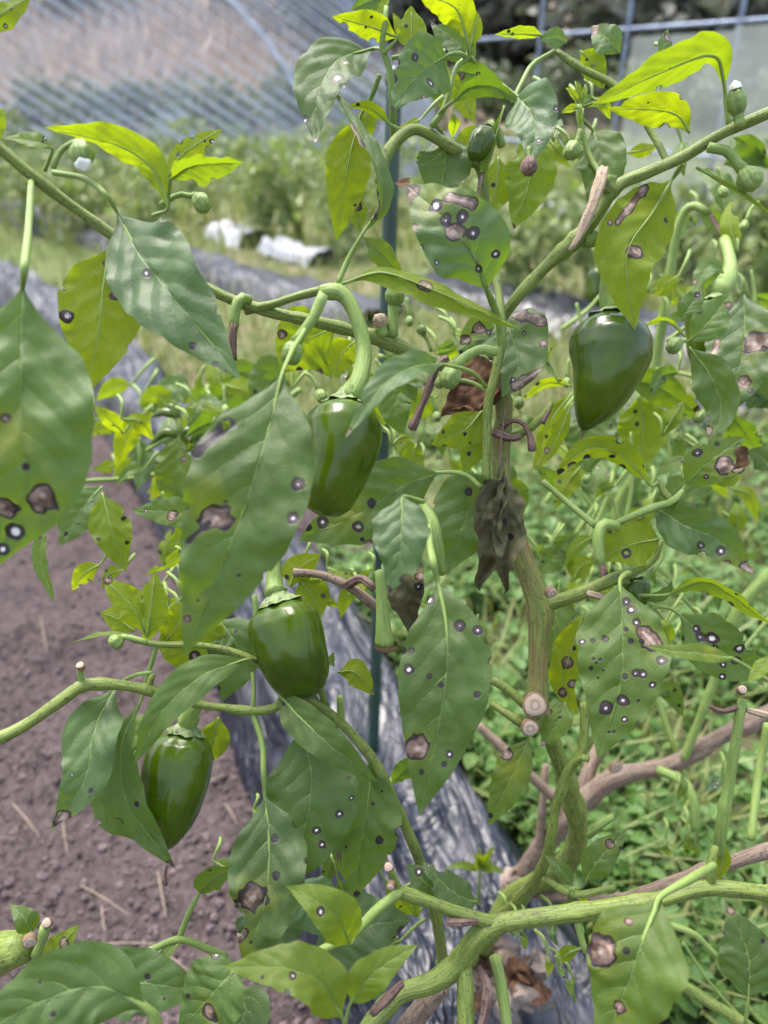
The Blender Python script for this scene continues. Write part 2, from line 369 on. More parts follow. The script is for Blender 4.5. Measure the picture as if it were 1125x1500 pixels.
    pp, dd = proj(V); mm = 2 * m + 1
    A = {k: np.full(len(V), -1.0) for k in ('sd', 'nd', 'dd', 'yd')}
    hole = np.zeros(len(V), bool)
    sp = list(spots)
    if not spots and mat == 'leaf' and Lpx > 60:
        for _ in range(rs.integers(0, 4)):
            i = rs.integers(n // 5, n - 3) * mm + rs.integers(1, mm - 1); sp.append((rs.choice(['s', 'd', 'd']), pp[i, 0], pp[i, 1], rs.uniform(2.5, 5)))
    if mat == 'leaf' and Lpx > 90 and rs.random() < .55:          # nicks bitten out of the margin
        for _ in range(rs.integers(1, 4)):
            i = rs.integers(n // 6, n - 4) * mm + (0 if rs.random() < .5 else mm - 1); r_ = rs.uniform(3, 7); sp += [('x', pp[i, 0], pp[i, 1], r_), ('d', pp[i, 0], pp[i, 1], r_ * 1.7)]
    jit = vnoise(V, 260, seed + 3) if sp else None; jlow = vnoise(V, 95, seed + 4) if sp else None
    for q in sp:
        k, x, y, r = q[:4]
        def at(x, y): return V[np.argmin((pp[:, 0] - x) ** 2 + (pp[:, 1] - y) ** 2)]
        c = at(x, y); rr = r * d0 / F_PX * (.84 if k in 'sdn' else 1)
        if len(q) > 4:
            c2 = at(q[4], q[5]); e = c2 - c; u = np.clip(((V - c) @ e) / max(e @ e, 1e-12), 0, 1); D = np.linalg.norm(V - c - u[:, None] * e, axis=1)
        else: D = np.linalg.norm(V - c, axis=1)
        D = D * (1 + (jlow * .5 + jit * .3 if k == 'n' else jit * .3))
        val = np.clip((1 - D / rr) * (rs.uniform(.72, 1.12) if k == 's' else 1), -1, 1)
        if k in 'sh': A['sd'] = np.maximum(A['sd'], val if k == 's' else np.minimum(val * 1.2, .5))
        if k == 'n': A['nd'] = np.maximum(A['nd'], val); A['yd'] = np.maximum(A['yd'], np.clip(1 - D / (rr * 1.6), -1, 1))
        if k == 'd': A['dd'] = np.maximum(A['dd'], val)
        if k == 'y': A['yd'] = np.maximum(A['yd'], val)
        if k == 'h' : hole |= D < rr * .35
        if k in 'sd' and r > 6: A['yd'] = np.maximum(A['yd'], np.clip(.3 - D / (rr * 3.0), -1, 1))
        if k == 'x': hole |= D < rr
    i = np.arange(n - 1)[:, None] * mm; j = np.arange(mm - 1)[None, :]
    Fq = np.stack([i + j, i + j + 1, i + mm + j + 1, i + mm + j], -1).reshape(-1, 4)
    if hole.any(): Fq = Fq[hole[Fq].sum(1) < 2]
    A['vd'] = np.clip(vd.ravel(), 0, 5)
    o = mesh_obj('leaf' if mat == 'leaf' else 'withered_leaf', V, Fq, M[mat], parent, A)
    o['tone'] = float(np.clip(tone + rs.uniform(-.05, .05), 0, 1)); LEAVES.append(o)
    if label: o['label'] = label
    # petiole running on into the midrib
    mi = C[: int(n * .92)] - N[: int(n * .92)] * (.0003); keep = mi[:: max(1, len(mi) // 9)]
    pr_ = pr * d0 / F_PX
    if pet:
        pc = [P(*(q if len(q) == 3 else (*q, pts[0][2]))) for q in pet]; ptsn = np.vstack([pc, keep]); rad = [pr_] * len(pc) + list(np.maximum(pr_ * .62 * (1 - np.linspace(0, 1, len(keep))) ** 1.3, .00022))
    else: ptsn = keep; rad = list(np.maximum(pr_ * .5 * (1 - np.linspace(0, 1, len(keep))) ** 1.3, .00022))
    if mat == 'leaf':
        Vt, Ft, at_ = tube_mesh(ptsn, rad, 7, 0, step=.003)
        mesh_obj('petiole', Vt, Ft, M['young'], o, at_)
    return o

def revolve(C, r, sides, lob, k=None):
    T, X, Y = frames(C); th = np.arange(sides) * 2 * math.pi / sides; n = len(C)
    rr = r[:, None] * lob(np.linspace(0, 1, n)[:, None], th[None, :])
    V = C[:, None, :] + rr[..., None] * (np.cos(th)[None, :, None] * X[:, None, :] + np.sin(th)[None, :, None] * Y[:, None, :])
    i = np.arange(n - 1)[:, None] * sides; j = np.arange(sides)[None, :]; j2 = (j + 1) % sides
    return V.reshape(-1, 3), np.stack([i + j, i + j2, i + sides + j2, i + sides + j], -1).reshape(-1, 4)
PEP_T = [0, .02, .06, .12, .22, .35, .5, .65, .78, .88, .95, .985, 1]
PEP_BLOCK = [.16, .38, .66, .86, .985, 1.0, .96, .90, .80, .67, .48, .28, .0]
PEP_CONE = [.16, .38, .66, .87, .99, .99, .88, .74, .56, .38, .22, .12, .0]
def pepper(parent, axis, w, prof=PEP_BLOCK, stalk=None, nl=3, phase=0., lob=.10, calyx=.62, label=None, tip=False, dark_edge=True):
    """axis: (x, y, depth) shoulder to blossom end"""
    d0 = np.mean([a[2] for a in axis]); W = w * .5 * d0 / F_PX
    C = spline(px(axis), 46); t = np.linspace(0, 1, 46); t2 = t ** 1.35; Ci = np.array([np.interp(t2, t, C[:, k]) for k in range(3)]).T
    r = np.interp(t2, PEP_T, prof) * W
    def lf(tt, th):
        dth = np.abs(((th + phase) * nl / (2 * math.pi) + .5) % 1 - .5) * 2 * math.pi / nl
        return 1 - lob * np.exp(-(dth / .20) ** 2) * (.35 + .9 * np.abs(tt - .35)) + .03 * np.cos(nl * (th + phase)) * -1 + .03 * np.sin(th * 2 + phase * 3 + tt * 3)
    V, Fc = revolve(Ci, r, 54, lf)
    V = V + unit(V - np.repeat(Ci, 54, 0)) * ((vnoise(V, 38, len(LEAVES)) * .085 + vnoise(V, 110, 3) * .014) * W)[:, None]
    body = mesh_obj('pepper', V, Fc, M['pepper'], parent, {'pt': np.repeat(t2, 54)})
    if label: body['label'] = label
    T = unit(Ci[1] - Ci[0]); top = Ci[0]
    # calyx: a thin scalloped cap lying on the shoulder
    k = 12; rr = np.linspace(.10, calyx, k) * W
    idx = np.interp(rr, r[:14] if r[13] > r[0] else r, np.arange(14)); hh = np.interp(idx, np.arange(46), t2) * np.linalg.norm(C[-1] - C[0])
    cc = top[None, :] + T[None, :] * (hh - .0016 - .0060 * (1 - np.linspace(0, 1, k)) ** 2)[:, None]
    TT, X, Y = frames(np.stack([top, top + T * .01])); th = np.arange(40) * 2 * math.pi / 40
    sca = 1 + np.linspace(0, 1, k)[:, None] ** 3 * (.12 * np.cos(6 * th + phase) + .05 * np.cos(11 * th))[None, :]
    VV = cc[:, None, :] + (rr[:, None] * sca)[..., None] * (np.cos(th)[None, :, None] * X[0] + np.sin(th)[None, :, None] * Y[0])
    i = np.arange(k - 1)[:, None] * 40; j = np.arange(40)[None, :]; j2 = (j + 1) % 40
    FF = np.stack([i + j, i + j2, i + 40 + j2, i + 40 + j], -1).reshape(-1, 4)
    VV = VV.reshape(-1, 3); VV = VV + T[None, :] * (vnoise(VV, 300, 4) * .0012)[:, None]
    mesh_obj('calyx', VV, FF, M['calyx'], body, {'su': np.tile(np.abs(th - math.pi) / 3.14, k), 'sv': np.repeat(np.linspace(0, .5, k), 40)})
    if stalk:
        Vs, Fs, at = tube_mesh(np.vstack([px(stalk), cc[2]]), [q[3] * q[2] / F_PX for q in stalk] + [stalk[-1][3] * stalk[-1][2] / F_PX * 1.25], 14, .06, 6, knob=.03)
        mesh_obj('stalk', Vs, Fs, M['young'], body, at)
    if tip:
        e = Ci[-1]; Vs, Fs, at = tube_mesh(np.array([e - T * .001, e + T * .004, e + T * .006 + np.array([-.004, 0, -.004])]), [.0012, .0006, .0003], 6)
        mesh_obj('dried_style', Vs, Fs, M['husk'], body, at)
    return body
def bud(parent, x, y, d, r, stalk, aim=(0, 1), mat='bud', name='flower_bud', sr=4, long=1.0, open_=False):
    """ribbed bud on a stalk; aim: pixel direction in which it points"""
    a = unit(np.array([aim[0], aim[1]], float)); rr = r * d / F_PX
    c0 = P(x - a[0] * r * long, y - a[1] * r * long, d); c1 = P(x + a[0] * r * long, y + a[1] * r * long, d * .99)
    t = np.linspace(0, 1, 14); C = c0 + (c1 - c0) * t[:, None]
    rp = np.interp(t, [0, .1, .3, .6, .85, .95, 1], [.40, .62, .92, 1.0, .78, .55, .0]) * rr
    V, Fc = revolve(C, rp, 24, lambda tt, th: 1 + .09 * np.cos(6 * th) * (tt < .93))
    su = np.tile(np.abs(np.arange(24) / 12 - 1), 14); sv = np.repeat(t * .3, 24)
    b = mesh_obj(name, V, Fc, M[mat], parent, {'su': su, 'sv': sv})
    pts = np.vstack([px([(*q, d) if len(q) == 2 else q for q in stalk]), c0]); rad = [sr * d / F_PX] * (len(pts) - 1) + [sr * 1.25 * d / F_PX]
    Vs, Fs, at = tube_mesh(pts, rad, 9, .05); mesh_obj('bud_stalk', Vs, Fs, M['young'], b, at)
    if open_:                                     # folded white petal tips
        V2, F2 = revolve(C[9:] + (c1 - c0) * .28, np.interp(np.linspace(0, 1, 5), [0, .5, 1], [.72, .6, .05]) * rr, 20, lambda tt, th: 1 + .12 * np.cos(5 * th))
        mesh_obj('petal', V2, F2, M['petal'], b)
    return b
# ================================================================= SETTING
def terrain(x, y): return .012 * math.sin(x * 3.1 + y * 1.3) + .010 * math.sin(y * 4.3 - x * 1.9)
FILM_L = [(560, 1720), (455, 1450), (352, 1130), (262, 880), (205, 740), (135, 600), (50, 500), (-60, 425), (-260, 345)]
FILM_R = [(1190, 1720), (965, 1500), (722, 1190), (600, 1010), (485, 830), (370, 700), (262, 575), (150, 485), (30, 410), (-190, 335)]
fl = spline([G(*p) for p in FILM_L], 160); fr = spline([G(*p) for p in FILM_R], 160)
def side_of(x, y):                        # signed distance-like: <0 left of the film strip, >0 right
    i = np.argmin((fl[:, 1] - y) ** 2 + .2 * (fl[:, 0] - x) ** 2); return x - .5 * (fl[i, 0] + fr[i, 0]), abs(fr[i, 0] - fl[i, 0]) * .5
def build_ground():
    xs = np.concatenate([np.linspace(-140, -6, 14), np.linspace(-5, -1.6, 14), np.linspace(-1.55, 1.6, 190), np.linspace(1.7, 6, 16), np.linspace(7, 140, 14)])
    ys = np.concatenate([np.linspace(-30, -.5, 8), np.linspace(-.2, 2.8, 185), np.linspace(2.9, 8, 34), np.linspace(8.5, 26, 24), np.linspace(28, 150, 14)])
    X, Y = np.meshgrid(xs, ys); V = np.stack([X.ravel(), Y.ravel(), np.zeros(X.size)], 1); turf = np.zeros(len(V))
    for k, v in enumerate(V):
        x, y = v[0], v[1]; nearr = -1.6 < x < 1.7 and -.3 < y < 2.9
        z = terrain(x, y)
        if nearr: z += .030 * mnoise.noise(Vector((x * 7, y * 7, 0))) + .018 * mnoise.noise(Vector((x * 21, y * 21, 3))) + .008 * mnoise.noise(Vector((x * 60, y * 60, 7)))
        s, hw = side_of(x, y)
        if abs(s) < hw * .9: z -= .05
        turf[k] = np.clip((s - hw * .3) * 2.0, 0, 1) * .62 if y < 2.2 else .9
        if s < 0 and y < 2.6: turf[k] = 0
        V[k, 2] = z - .012
    nx = len(xs); i = np.arange(len(ys) - 1)[:, None] * nx; j = np.arange(nx - 1)[None, :]
    Fq = np.stack([i + j, i + j + 1, i + nx + j + 1, i + nx + j], -1).reshape(-1, 4)
    tag(mesh_obj('ground', V, Fq, M['ground'], None, {'turf': turf}), kind='structure')
build_ground()
def hill():
    xs = np.linspace(-90, 90, 70); ys = np.concatenate([np.linspace(17, 40, 24), np.linspace(42, 110, 20)])
    X, Y = np.meshgrid(xs, ys); Z = -.4 + 3.4 * np.clip((Y - 18) / 14, 0, 1) ** 1.2 + 9 * np.clip((Y - 34) / 50, 0, 1)
    V = np.stack([X.ravel(), Y.ravel(), Z.ravel()], 1); V[:, 2] += vnoise(V, .12, 2) * .7 * np.clip((V[:, 1] - 17) / 5, 0, 1)
    nx = len(xs); i = np.arange(len(ys) - 1)[:, None] * nx; j = np.arange(nx - 1)[None, :]
    tag(mesh_obj('hill', V, np.stack([i + j, i + j + 1, i + nx + j + 1, i + nx + j], -1).reshape(-1, 4), M['hill']), kind='structure')
    return V, xs, ys
HV, HXS, HYS = hill()
def hill_z(x, y):
    i = np.argmin((HV[:, 0] - x) ** 2 + (HV[:, 1] - y) ** 2); return HV[i, 2]

def film_strip(name, L, Rr, hgt, mat, label, n=150, m=44, wr=.010, seed=1):
    a, b = spline(L, n), spline(Rr, n); s = np.linspace(0, 1, m)
    V = a[:, None, :] * (1 - s)[None, :, None] + b[:, None, :] * s[None, :, None]
    prof = np.clip(np.minimum(s, 1 - s) / .22, 0, 1) ** .8; V = V.copy(); V[..., 2] = -.035 + prof[None, :] * (hgt + .035)
    V = V.reshape(-1, 3); q = V * 1.0
    along = np.repeat(np.linspace(0, 1, n), m); across = np.tile(s, n)
    w1 = np.array([mnoise.noise(Vector((p[0] * 6 + p[1] * 2, p[1] * 5, seed))) for p in q]); w2 = np.array([mnoise.noise(Vector((p[0] * 30 + p[1] * 13, p[1] * 6 - p[0] * 2, seed + 3))) for p in q])
    w3 = np.array([1 - abs(mnoise.noise(Vector((p[0] * 11 + p[1] * 5, p[1] * 4, seed + 8)))) * 2 for p in q])
    w4 = np.array([1 - abs(mnoise.noise(Vector((p[0] * 26 + p[1] * 12, p[1] * 5 - p[0] * 2, seed + 15)))) * 3 for p in q])
    V[:, 2] += (w1 * 1.3 + w2 * .9 + w3 * 1.1 + w4 * .45) * wr
    V[:, 0] += w1 * .02
    i = np.arange(n - 1)[:, None] * m; j = np.arange(m - 1)[None, :]
    Fq = np.stack([i + j, i + j + 1, i + m + j + 1, i + m + j], -1).reshape(-1, 4)
    return tag(mesh_obj(name, V, Fq, M[mat]), label, 'plastic film')
film_strip('mulch_film', [G(*p) for p in FILM_L], [G(*p) for p in FILM_R], .11, 'film', 'long black plastic mulch film on the bed beside bare brown soil', 300, 90, .014)
def far_film(pa, pb, wid, mat, label, h=.08, seed=4):
    a, b = G(*pa), G(*pb); dr = unit(b - a); pe = np.array([-dr[1], dr[0], 0]) * wid * .5
    film_strip('mulch_film', [a + pe, (a + b) / 2 + pe, b + pe], [a - pe, (a + b) / 2 - pe, b - pe], h, mat, label, 70, 16, .02, seed)
far_film((-60, 290), (560, 480), .40, 'film', 'grey glinting plastic film on the first planting row beyond the grass path', .07, 5)
far_film((620, 425), (1250, 560), .50, 'film', 'dull grey film crossing behind the right hand pepper plant', .07, 8)
far_film((322, 343), (374, 356), .30, 'white_film', 'bright white film scrap among the low plants before the net', .06, 6)
far_film((398, 364), (474, 386), .24, 'white_film', 'longer crumpled white film scrap beside the grey film row', .05, 7)
far_film((705, 318), (900, 330), .5, 'white_film', 'short pale film sheet lying before the pipe frame', .12, 9)
far_film((840, 640), (1125, 610), .26, 'film', 'narrow black film fold on bare soil behind the hanging pepper', .05, 12)

# ---- stuff on the ground
def quads(cent, ax1, ax2): return np.stack([cent - ax1 - ax2 * .2, cent + ax2 - ax1 * .1, cent + ax1 - ax2 * .1, cent - ax2], 1)
def leaf_cloud(name, cent, size, mat, parent=None, up=.5, kind='stuff', aspect=.5, seed=1, droop=0.):
    """many small pointed leaves (two quads folded on a midrib) at the given centres"""
    rs = np.random.default_rng(seed); n = len(cent); size = np.broadcast_to(size, (n,))
    d = unit(rs.normal(size=(n, 3)) * np.array([1, 1, .5]) + np.array([0, 0, -droop])); nn = unit(rs.normal(size=(n, 3)) * (1 - up) + np.array([0, 0, up * 2]))
    sdv = unit(np.cross(d, nn)); nn = np.cross(sdv, d)
    L = size[:, None] * d; S = size[:, None] * sdv * aspect * .5; Fd = size[:, None] * nn * .12
    a = cent - L * .5; e = cent + L * .5 - Fd * .6
    V = np.stack([a, cent - L * .12 + S + Fd, cent + L * .22 + S * .75 + Fd * .6, e, cent + L * .22 - S * .75 + Fd * .6, cent - L * .12 - S + Fd, cent + L * .05], 1).reshape(-1, 3)
    o = np.arange(n)[:, None] * 7
    Fc = np.concatenate([o + np.array([[0, 6, 2, 1]]), o + np.array([[6, 3, 2, 2]])[:, :4], o + np.array([[0, 5, 4, 6]]), o + np.array([[6, 4, 3, 3]])[:, :4]])
    Fl = [list(dict.fromkeys(f)) for f in Fc.tolist()]
    ob = mesh_obj(name, V, Fl, M[mat], parent, {'rnd': np.repeat(rs.random(n), 7)}, smooth=False)
    if kind: ob['kind'] = kind
    return ob
def blades(name, base, h, mat, lean=.35, wd=.06, seed=1):
    rs = np.random.default_rng(seed); n = len(base); h = np.broadcast_to(h, (n,))[:, None]
    l = rs.normal(size=(n, 3)) * np.array([lean, lean, 0]); sdv = unit(np.cross(l + 1e-4, [0, 0, 1.0])) * wd * h
    mid = base + np.array([0, 0, .55]) * h + l * h * .35; tip = base + np.array([0, 0, .95]) * h + l * h
    V = np.stack([base - sdv, base + sdv, mid + sdv * .8, mid - sdv * .8, tip], 1).reshape(-1, 3); o = np.arange(n)[:, None] * 5
    Fc = (o + np.array([[0, 1, 2, 3]])).tolist() + (o + np.array([[3, 2, 4]])).tolist()
    ob = mesh_obj(name, V, Fc, M[mat], None, {'rnd': np.repeat(rs.random(n), 5)}, smooth=False); ob['kind'] = 'stuff'; return ob
rs = np.random.default_rng(3)
def scatter_right(n, ymin, ymax, xmin=470, xmax=1250, clump=1.0, thr=-.15):
    res = []
    while len(res) < n:
        p = G(rs.uniform(xmin, xmax), rs.uniform(ymin, ymax)); s, hw = side_of(p[0], p[1])
        if s < hw * .93: continue
        if mnoise.noise(Vector((p[0] * 3.2, p[1] * 3.2, 1.5))) * clump < thr and rs.random() > .12: continue
        res.append(p)
    return np.array(res)
c = scatter_right(19000, 640, 1640); c[:, 2] += rs.uniform(.0, .07, len(c)) * (.4 + rs.random(len(c)))
leaf_cloud('ground_weeds', c, rs.uniform(.010, .036, len(c)), 'weed', None, .72, 'stuff', .75, 5)
tag(bpy.data.objects['ground_weeds'], 'low clover and chickweed carpeting the soil right of the film', 'weeds')
c = scatter_right(2200, 560, 1640, thr=-.4); blades('grass', c, rs.uniform(.05, .14, len(c)), 'grass', .5, .03, 6); tag(bpy.data.objects['grass'], 'thin grass blades growing among the weeds right of the film', 'grass')
c = scatter_right(9000, 330, 660, -200, 1350, thr=-.8); o = blades('turf', c, rs.uniform(.03, .13, len(c)), 'grass', .5, .045, 7); tag(o, 'yellowing turf of the path beyond the film', 'grass')
c = np.array([[rs.uniform(-9, 9), rs.uniform(5, 17), 0] for _ in range(16000)]); o = blades('meadow', c, rs.uniform(.08, .32, len(c)), 'grass', .4, .05, 8); tag(o, 'rough meadow grass between the far planting rows', 'grass')
def clods():
    V, Fc = [], []; base = bpy.data.meshes.new('t'); import bmesh
    bm = bmesh.new(); bmesh.ops.create_icosphere(bm, subdivisions=1, radius=1); bv = np.array([v.co for v in bm.verts]); bf = np.array([[v.index for v in f.verts] for f in bm.faces]); bm.free()
    n = 0
    for _ in range(9000):
        p = G(rs.uniform(-260, 520), rs.uniform(640, 1640)); s, hw = side_of(p[0], p[1])
        if s > -hw * .98: continue
        r = .0018 + .0055 * rs.random() ** 4 if rs.random() > .0015 else rs.uniform(.009, .013)
        p = p.copy(); p[2] = terrain(p[0], p[1]) - .012 + .030 * mnoise.noise(Vector((p[0] * 7, p[1] * 7, 0))) + .018 * mnoise.noise(Vector((p[0] * 21, p[1] * 21, 3))) + r * .25
        q = bv * r * rs.uniform(.65, 1.2, 3) * (1 + rs.uniform(-.22, .22, (len(bv), 1))); a = rs.uniform(0, 6.28); ca, sa = math.cos(a), math.sin(a)
        q = q @ np.array([[ca, sa, 0], [-sa, ca, 0], [0, 0, 1]]); V.append(q + p); Fc.append(bf + n); n += len(bv)
    o = mesh_obj('soil_crumbs', np.vstack(V), np.vstack(Fc), M['clod'], smooth=False); tag(o, 'loose crumbs and small clods of the bare brown soil', 'soil', kind='stuff')
clods()
for k, (x1, y1, x2, y2) in enumerate([(135, 1388, 232, 1388), (225, 1388, 280, 1430), (232, 1280, 245, 1350), (150, 1330, 155, 1370), (90, 1180, 100, 1255), (305, 1150, 330, 1140), (60, 905, 70, 960), (20, 1180, 60, 1230), (285, 1090, 330, 1075), (330, 1180, 350, 1215), (120, 1300, 190, 1345)]):
    a, b = G(x1, y1), G(x2, y2); mdl = (a + b) / 2 + np.array([0, 0, .010]); a[2] += .004; b[2] += .008
    V, Fc, at = tube_mesh(np.array([a, mdl, b]), [.0010, .0011, .0006], 6)
    tag(mesh_obj('straw', V, Fc, M['straw'], None, at), 'bit of dry straw lying on the bare soil', 'straw', 'straw bits on the soil')

# ---- background: row plants, shrubs, tall grass, trees
def plant_proto(h, wd, nl, ls, mat, seed, stake=False):
    rs = np.random.default_rng(seed); e = empty('garden_plant', (0, 0, 0), 'x', 'plant')
    V, Fc, at = [], [], 0; n0 = 0
    for k in range(7):
        a = rs.uniform(0, 6.28); tip = np.array([math.cos(a) * wd * rs.uniform(.4, 1), math.sin(a) * wd * rs.uniform(.4, 1), h * rs.uniform(.7, 1)])
        v, f, _ = tube_mesh(np.array([[0, 0, -.02], tip * [.25, .25, .4], tip]), [.009, .007, .003], 6); V.append(v); Fc += [[i + n0 for i in q] for q in f]; n0 += len(v)
    V = np.vstack(V); mesh_obj('stem', V, Fc, M['stem'], e, {'su': np.zeros(len(V)), 'sv': V[:, 2]})
    cl = rs.normal(size=(14, 3)) * [wd * .55, wd * .55, h * .22] + [0, 0, h * .62]
    c = cl[rs.integers(0, 14, nl)] + rs.normal(size=(nl, 3)) * wd * .22; c[:, 2] = np.clip(c[:, 2], .05, h * 1.15)
    leaf_cloud('foliage', c, rs.uniform(ls * .5, ls * 1.2, nl), mat, e, .45, 'stuff', .45, seed, .5)
    return e
def copy_thing(o, loc, rz, s, label, group):
    r = o.copy(); col.objects.link(r); r.location = tuple(loc); r.rotation_euler = (0, 0, rz); r.scale = (s, s, s); r['label'] = label
    if group: r['group'] = group
    for ch in o.children:
        q = ch.copy(); col.objects.link(q); q.parent = r
    return r
protos = [plant_proto(.55, .26, 190, .11, 'fol', s) for s in (1, 2, 3)]
rows = []
for x, y in [(-30, 318), (60, 338), (130, 352), (225, 388), (0, 285), (70, 292), (150, 300), (230, 312), (300, 320), (390, 345), (440, 355), (505, 372), (30, 262), (110, 266), (200, 270), (285, 276), (360, 285), (430, 290), (500, 300), (560, 318), (640, 330), (-40, 245), (60, 246), (150, 248), (240, 250), (330, 253), (420, 256), (510, 262)]:
    rows.append((x, y, 'leafy green plant in the rows before the net tunnel', 'row plants before the net tunnel', rs.uniform(.8, 1.15)))
for x, y in [(690, 420), (780, 440), (860, 455), (800, 360), (1000, 400), (1060, 420), (1120, 440), (940, 350), (1040, 350), (1115, 350), (1160, 400), (860, 330), (700, 340)]:
    rows.append((x, y, 'leafy green plant in the rows before the pipe frame', 'row plants before the pipe frame', rs.uniform(.8, 1.1)))
used = [False] * 3
for k, (x, y, lab, gr, s) in enumerate(rows):
    p = protos[k % 3]; loc = G(x, y)
    if not used[k % 3]:
        used[k % 3] = True; p.location = tuple(loc); p['label'] = lab; p['group'] = gr; p.rotation_euler = (0, 0, 1.0)
    else: copy_thing(p, loc, rs.uniform(0, 6.28), s, lab, gr)
def blob_plant(name, loc, h, wd, n, ls, mat, label, cat, group, seed, trunk=None):
    rs = np.random.default_rng(seed); e = empty(name, loc, label, cat, group); loc = np.array(loc, float)
    k = 16; cl = unit(rs.normal(size=(k, 3))) * rs.uniform(.2, 1, (k, 1)) * [wd * .8, wd * .8, h * .42] + [0, 0, h * .5]
    c = cl[rs.integers(0, k, n)] + rs.normal(size=(n, 3)) * np.array([wd, wd, h * .5]) * .22; c[:, 2] = np.abs(c[:, 2])
    leaf_cloud('crown', c + loc, rs.uniform(ls * .6, ls * 1.3, n), mat, e, .4, 'stuff', .6, seed, .2)
    V, Fc, n0 = [], [], 0
    for q in range(4):
        tip = cl[q] * [.9, .9, 1]; v, f, _ = tube_mesh(np.array([[0, 0, -.3], tip * [.2, .2, .45], tip]), [h * .016, h * .011, h * .004], 7); V.append(v + loc); Fc += [[i + n0 for i in g] for g in f]; n0 += len(v)
    mesh_obj('trunk', np.vstack(V), Fc, M['bark'], e)
    return e
sx = [(600, 178, 2.4), (690, 180, 2.8), (780, 176, 2.6), (870, 180, 2.8), (960, 176, 3.0), (1050, 180, 2.8), (1140, 176, 3.0), (-40, 214, 1.1), (60, 205, 1.2), (150, 212, 1.0), (250, 208, 1.3), (340, 214, 1.1), (430, 206, 1.3), (520, 212, 1.2), (620, 206, 1.5), (720, 210, 1.3), (820, 205, 1.6), (930, 208, 1.5), (1040, 206, 1.6), (1140, 208, 1.5)]
for k, (x, y, h) in enumerate(sx):
    lab = 'dark green shrub at the foot of the slope behind the net' if x < 560 else 'dark green shrub behind the pipe frame'
    blob_plant('shrub', G(x, y), h, .95 if h < 2 else 1.5, 900 if h < 2 else 1600, .16 if h < 2 else .22, 'shrub', lab, 'shrub', 'shrubs behind the net' if x < 560 else 'shrubs behind the pipe frame', 40 + k)
c = []
while len(c) < 14000:
    x, y = rs.uniform(-34, 1.5), rs.uniform(19, 31); c.append((x, y))
c = np.array([(x, y, 0) for x, y in c]); 
ix = np.clip(np.searchsorted(HXS, c[:, 0]), 0, len(HXS) - 1); iy = np.clip(np.searchsorted(HYS, c[:, 1]), 0, len(HYS) - 1); c[:, 2] = HV[iy * len(HXS) + ix, 2] - .1
o = blades('tall_grass', c, rs.uniform(.6, 1.3, len(c)), 'drygrass', .25, .05, 12); tag(o, 'tall tan dry grass covering the slope behind the field', 'grass')
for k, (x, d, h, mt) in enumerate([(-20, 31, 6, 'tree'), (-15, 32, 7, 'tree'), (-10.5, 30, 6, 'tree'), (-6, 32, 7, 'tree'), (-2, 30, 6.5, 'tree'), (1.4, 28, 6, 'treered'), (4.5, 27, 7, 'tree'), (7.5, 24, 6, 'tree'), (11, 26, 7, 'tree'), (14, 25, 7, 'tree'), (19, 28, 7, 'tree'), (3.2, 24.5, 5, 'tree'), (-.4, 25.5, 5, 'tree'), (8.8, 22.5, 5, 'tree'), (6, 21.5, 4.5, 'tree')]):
    blob_plant('tree', (x, d, hill_z(x, d)), h, 3.0, 2600, .42, mt, 'russet broad tree at the top of the tan slope' if mt == 'treered' else 'dark green tree in the row along the top of the slope', 'tree', None if mt == 'treered' else 'trees along the top of the slope', 80 + k)

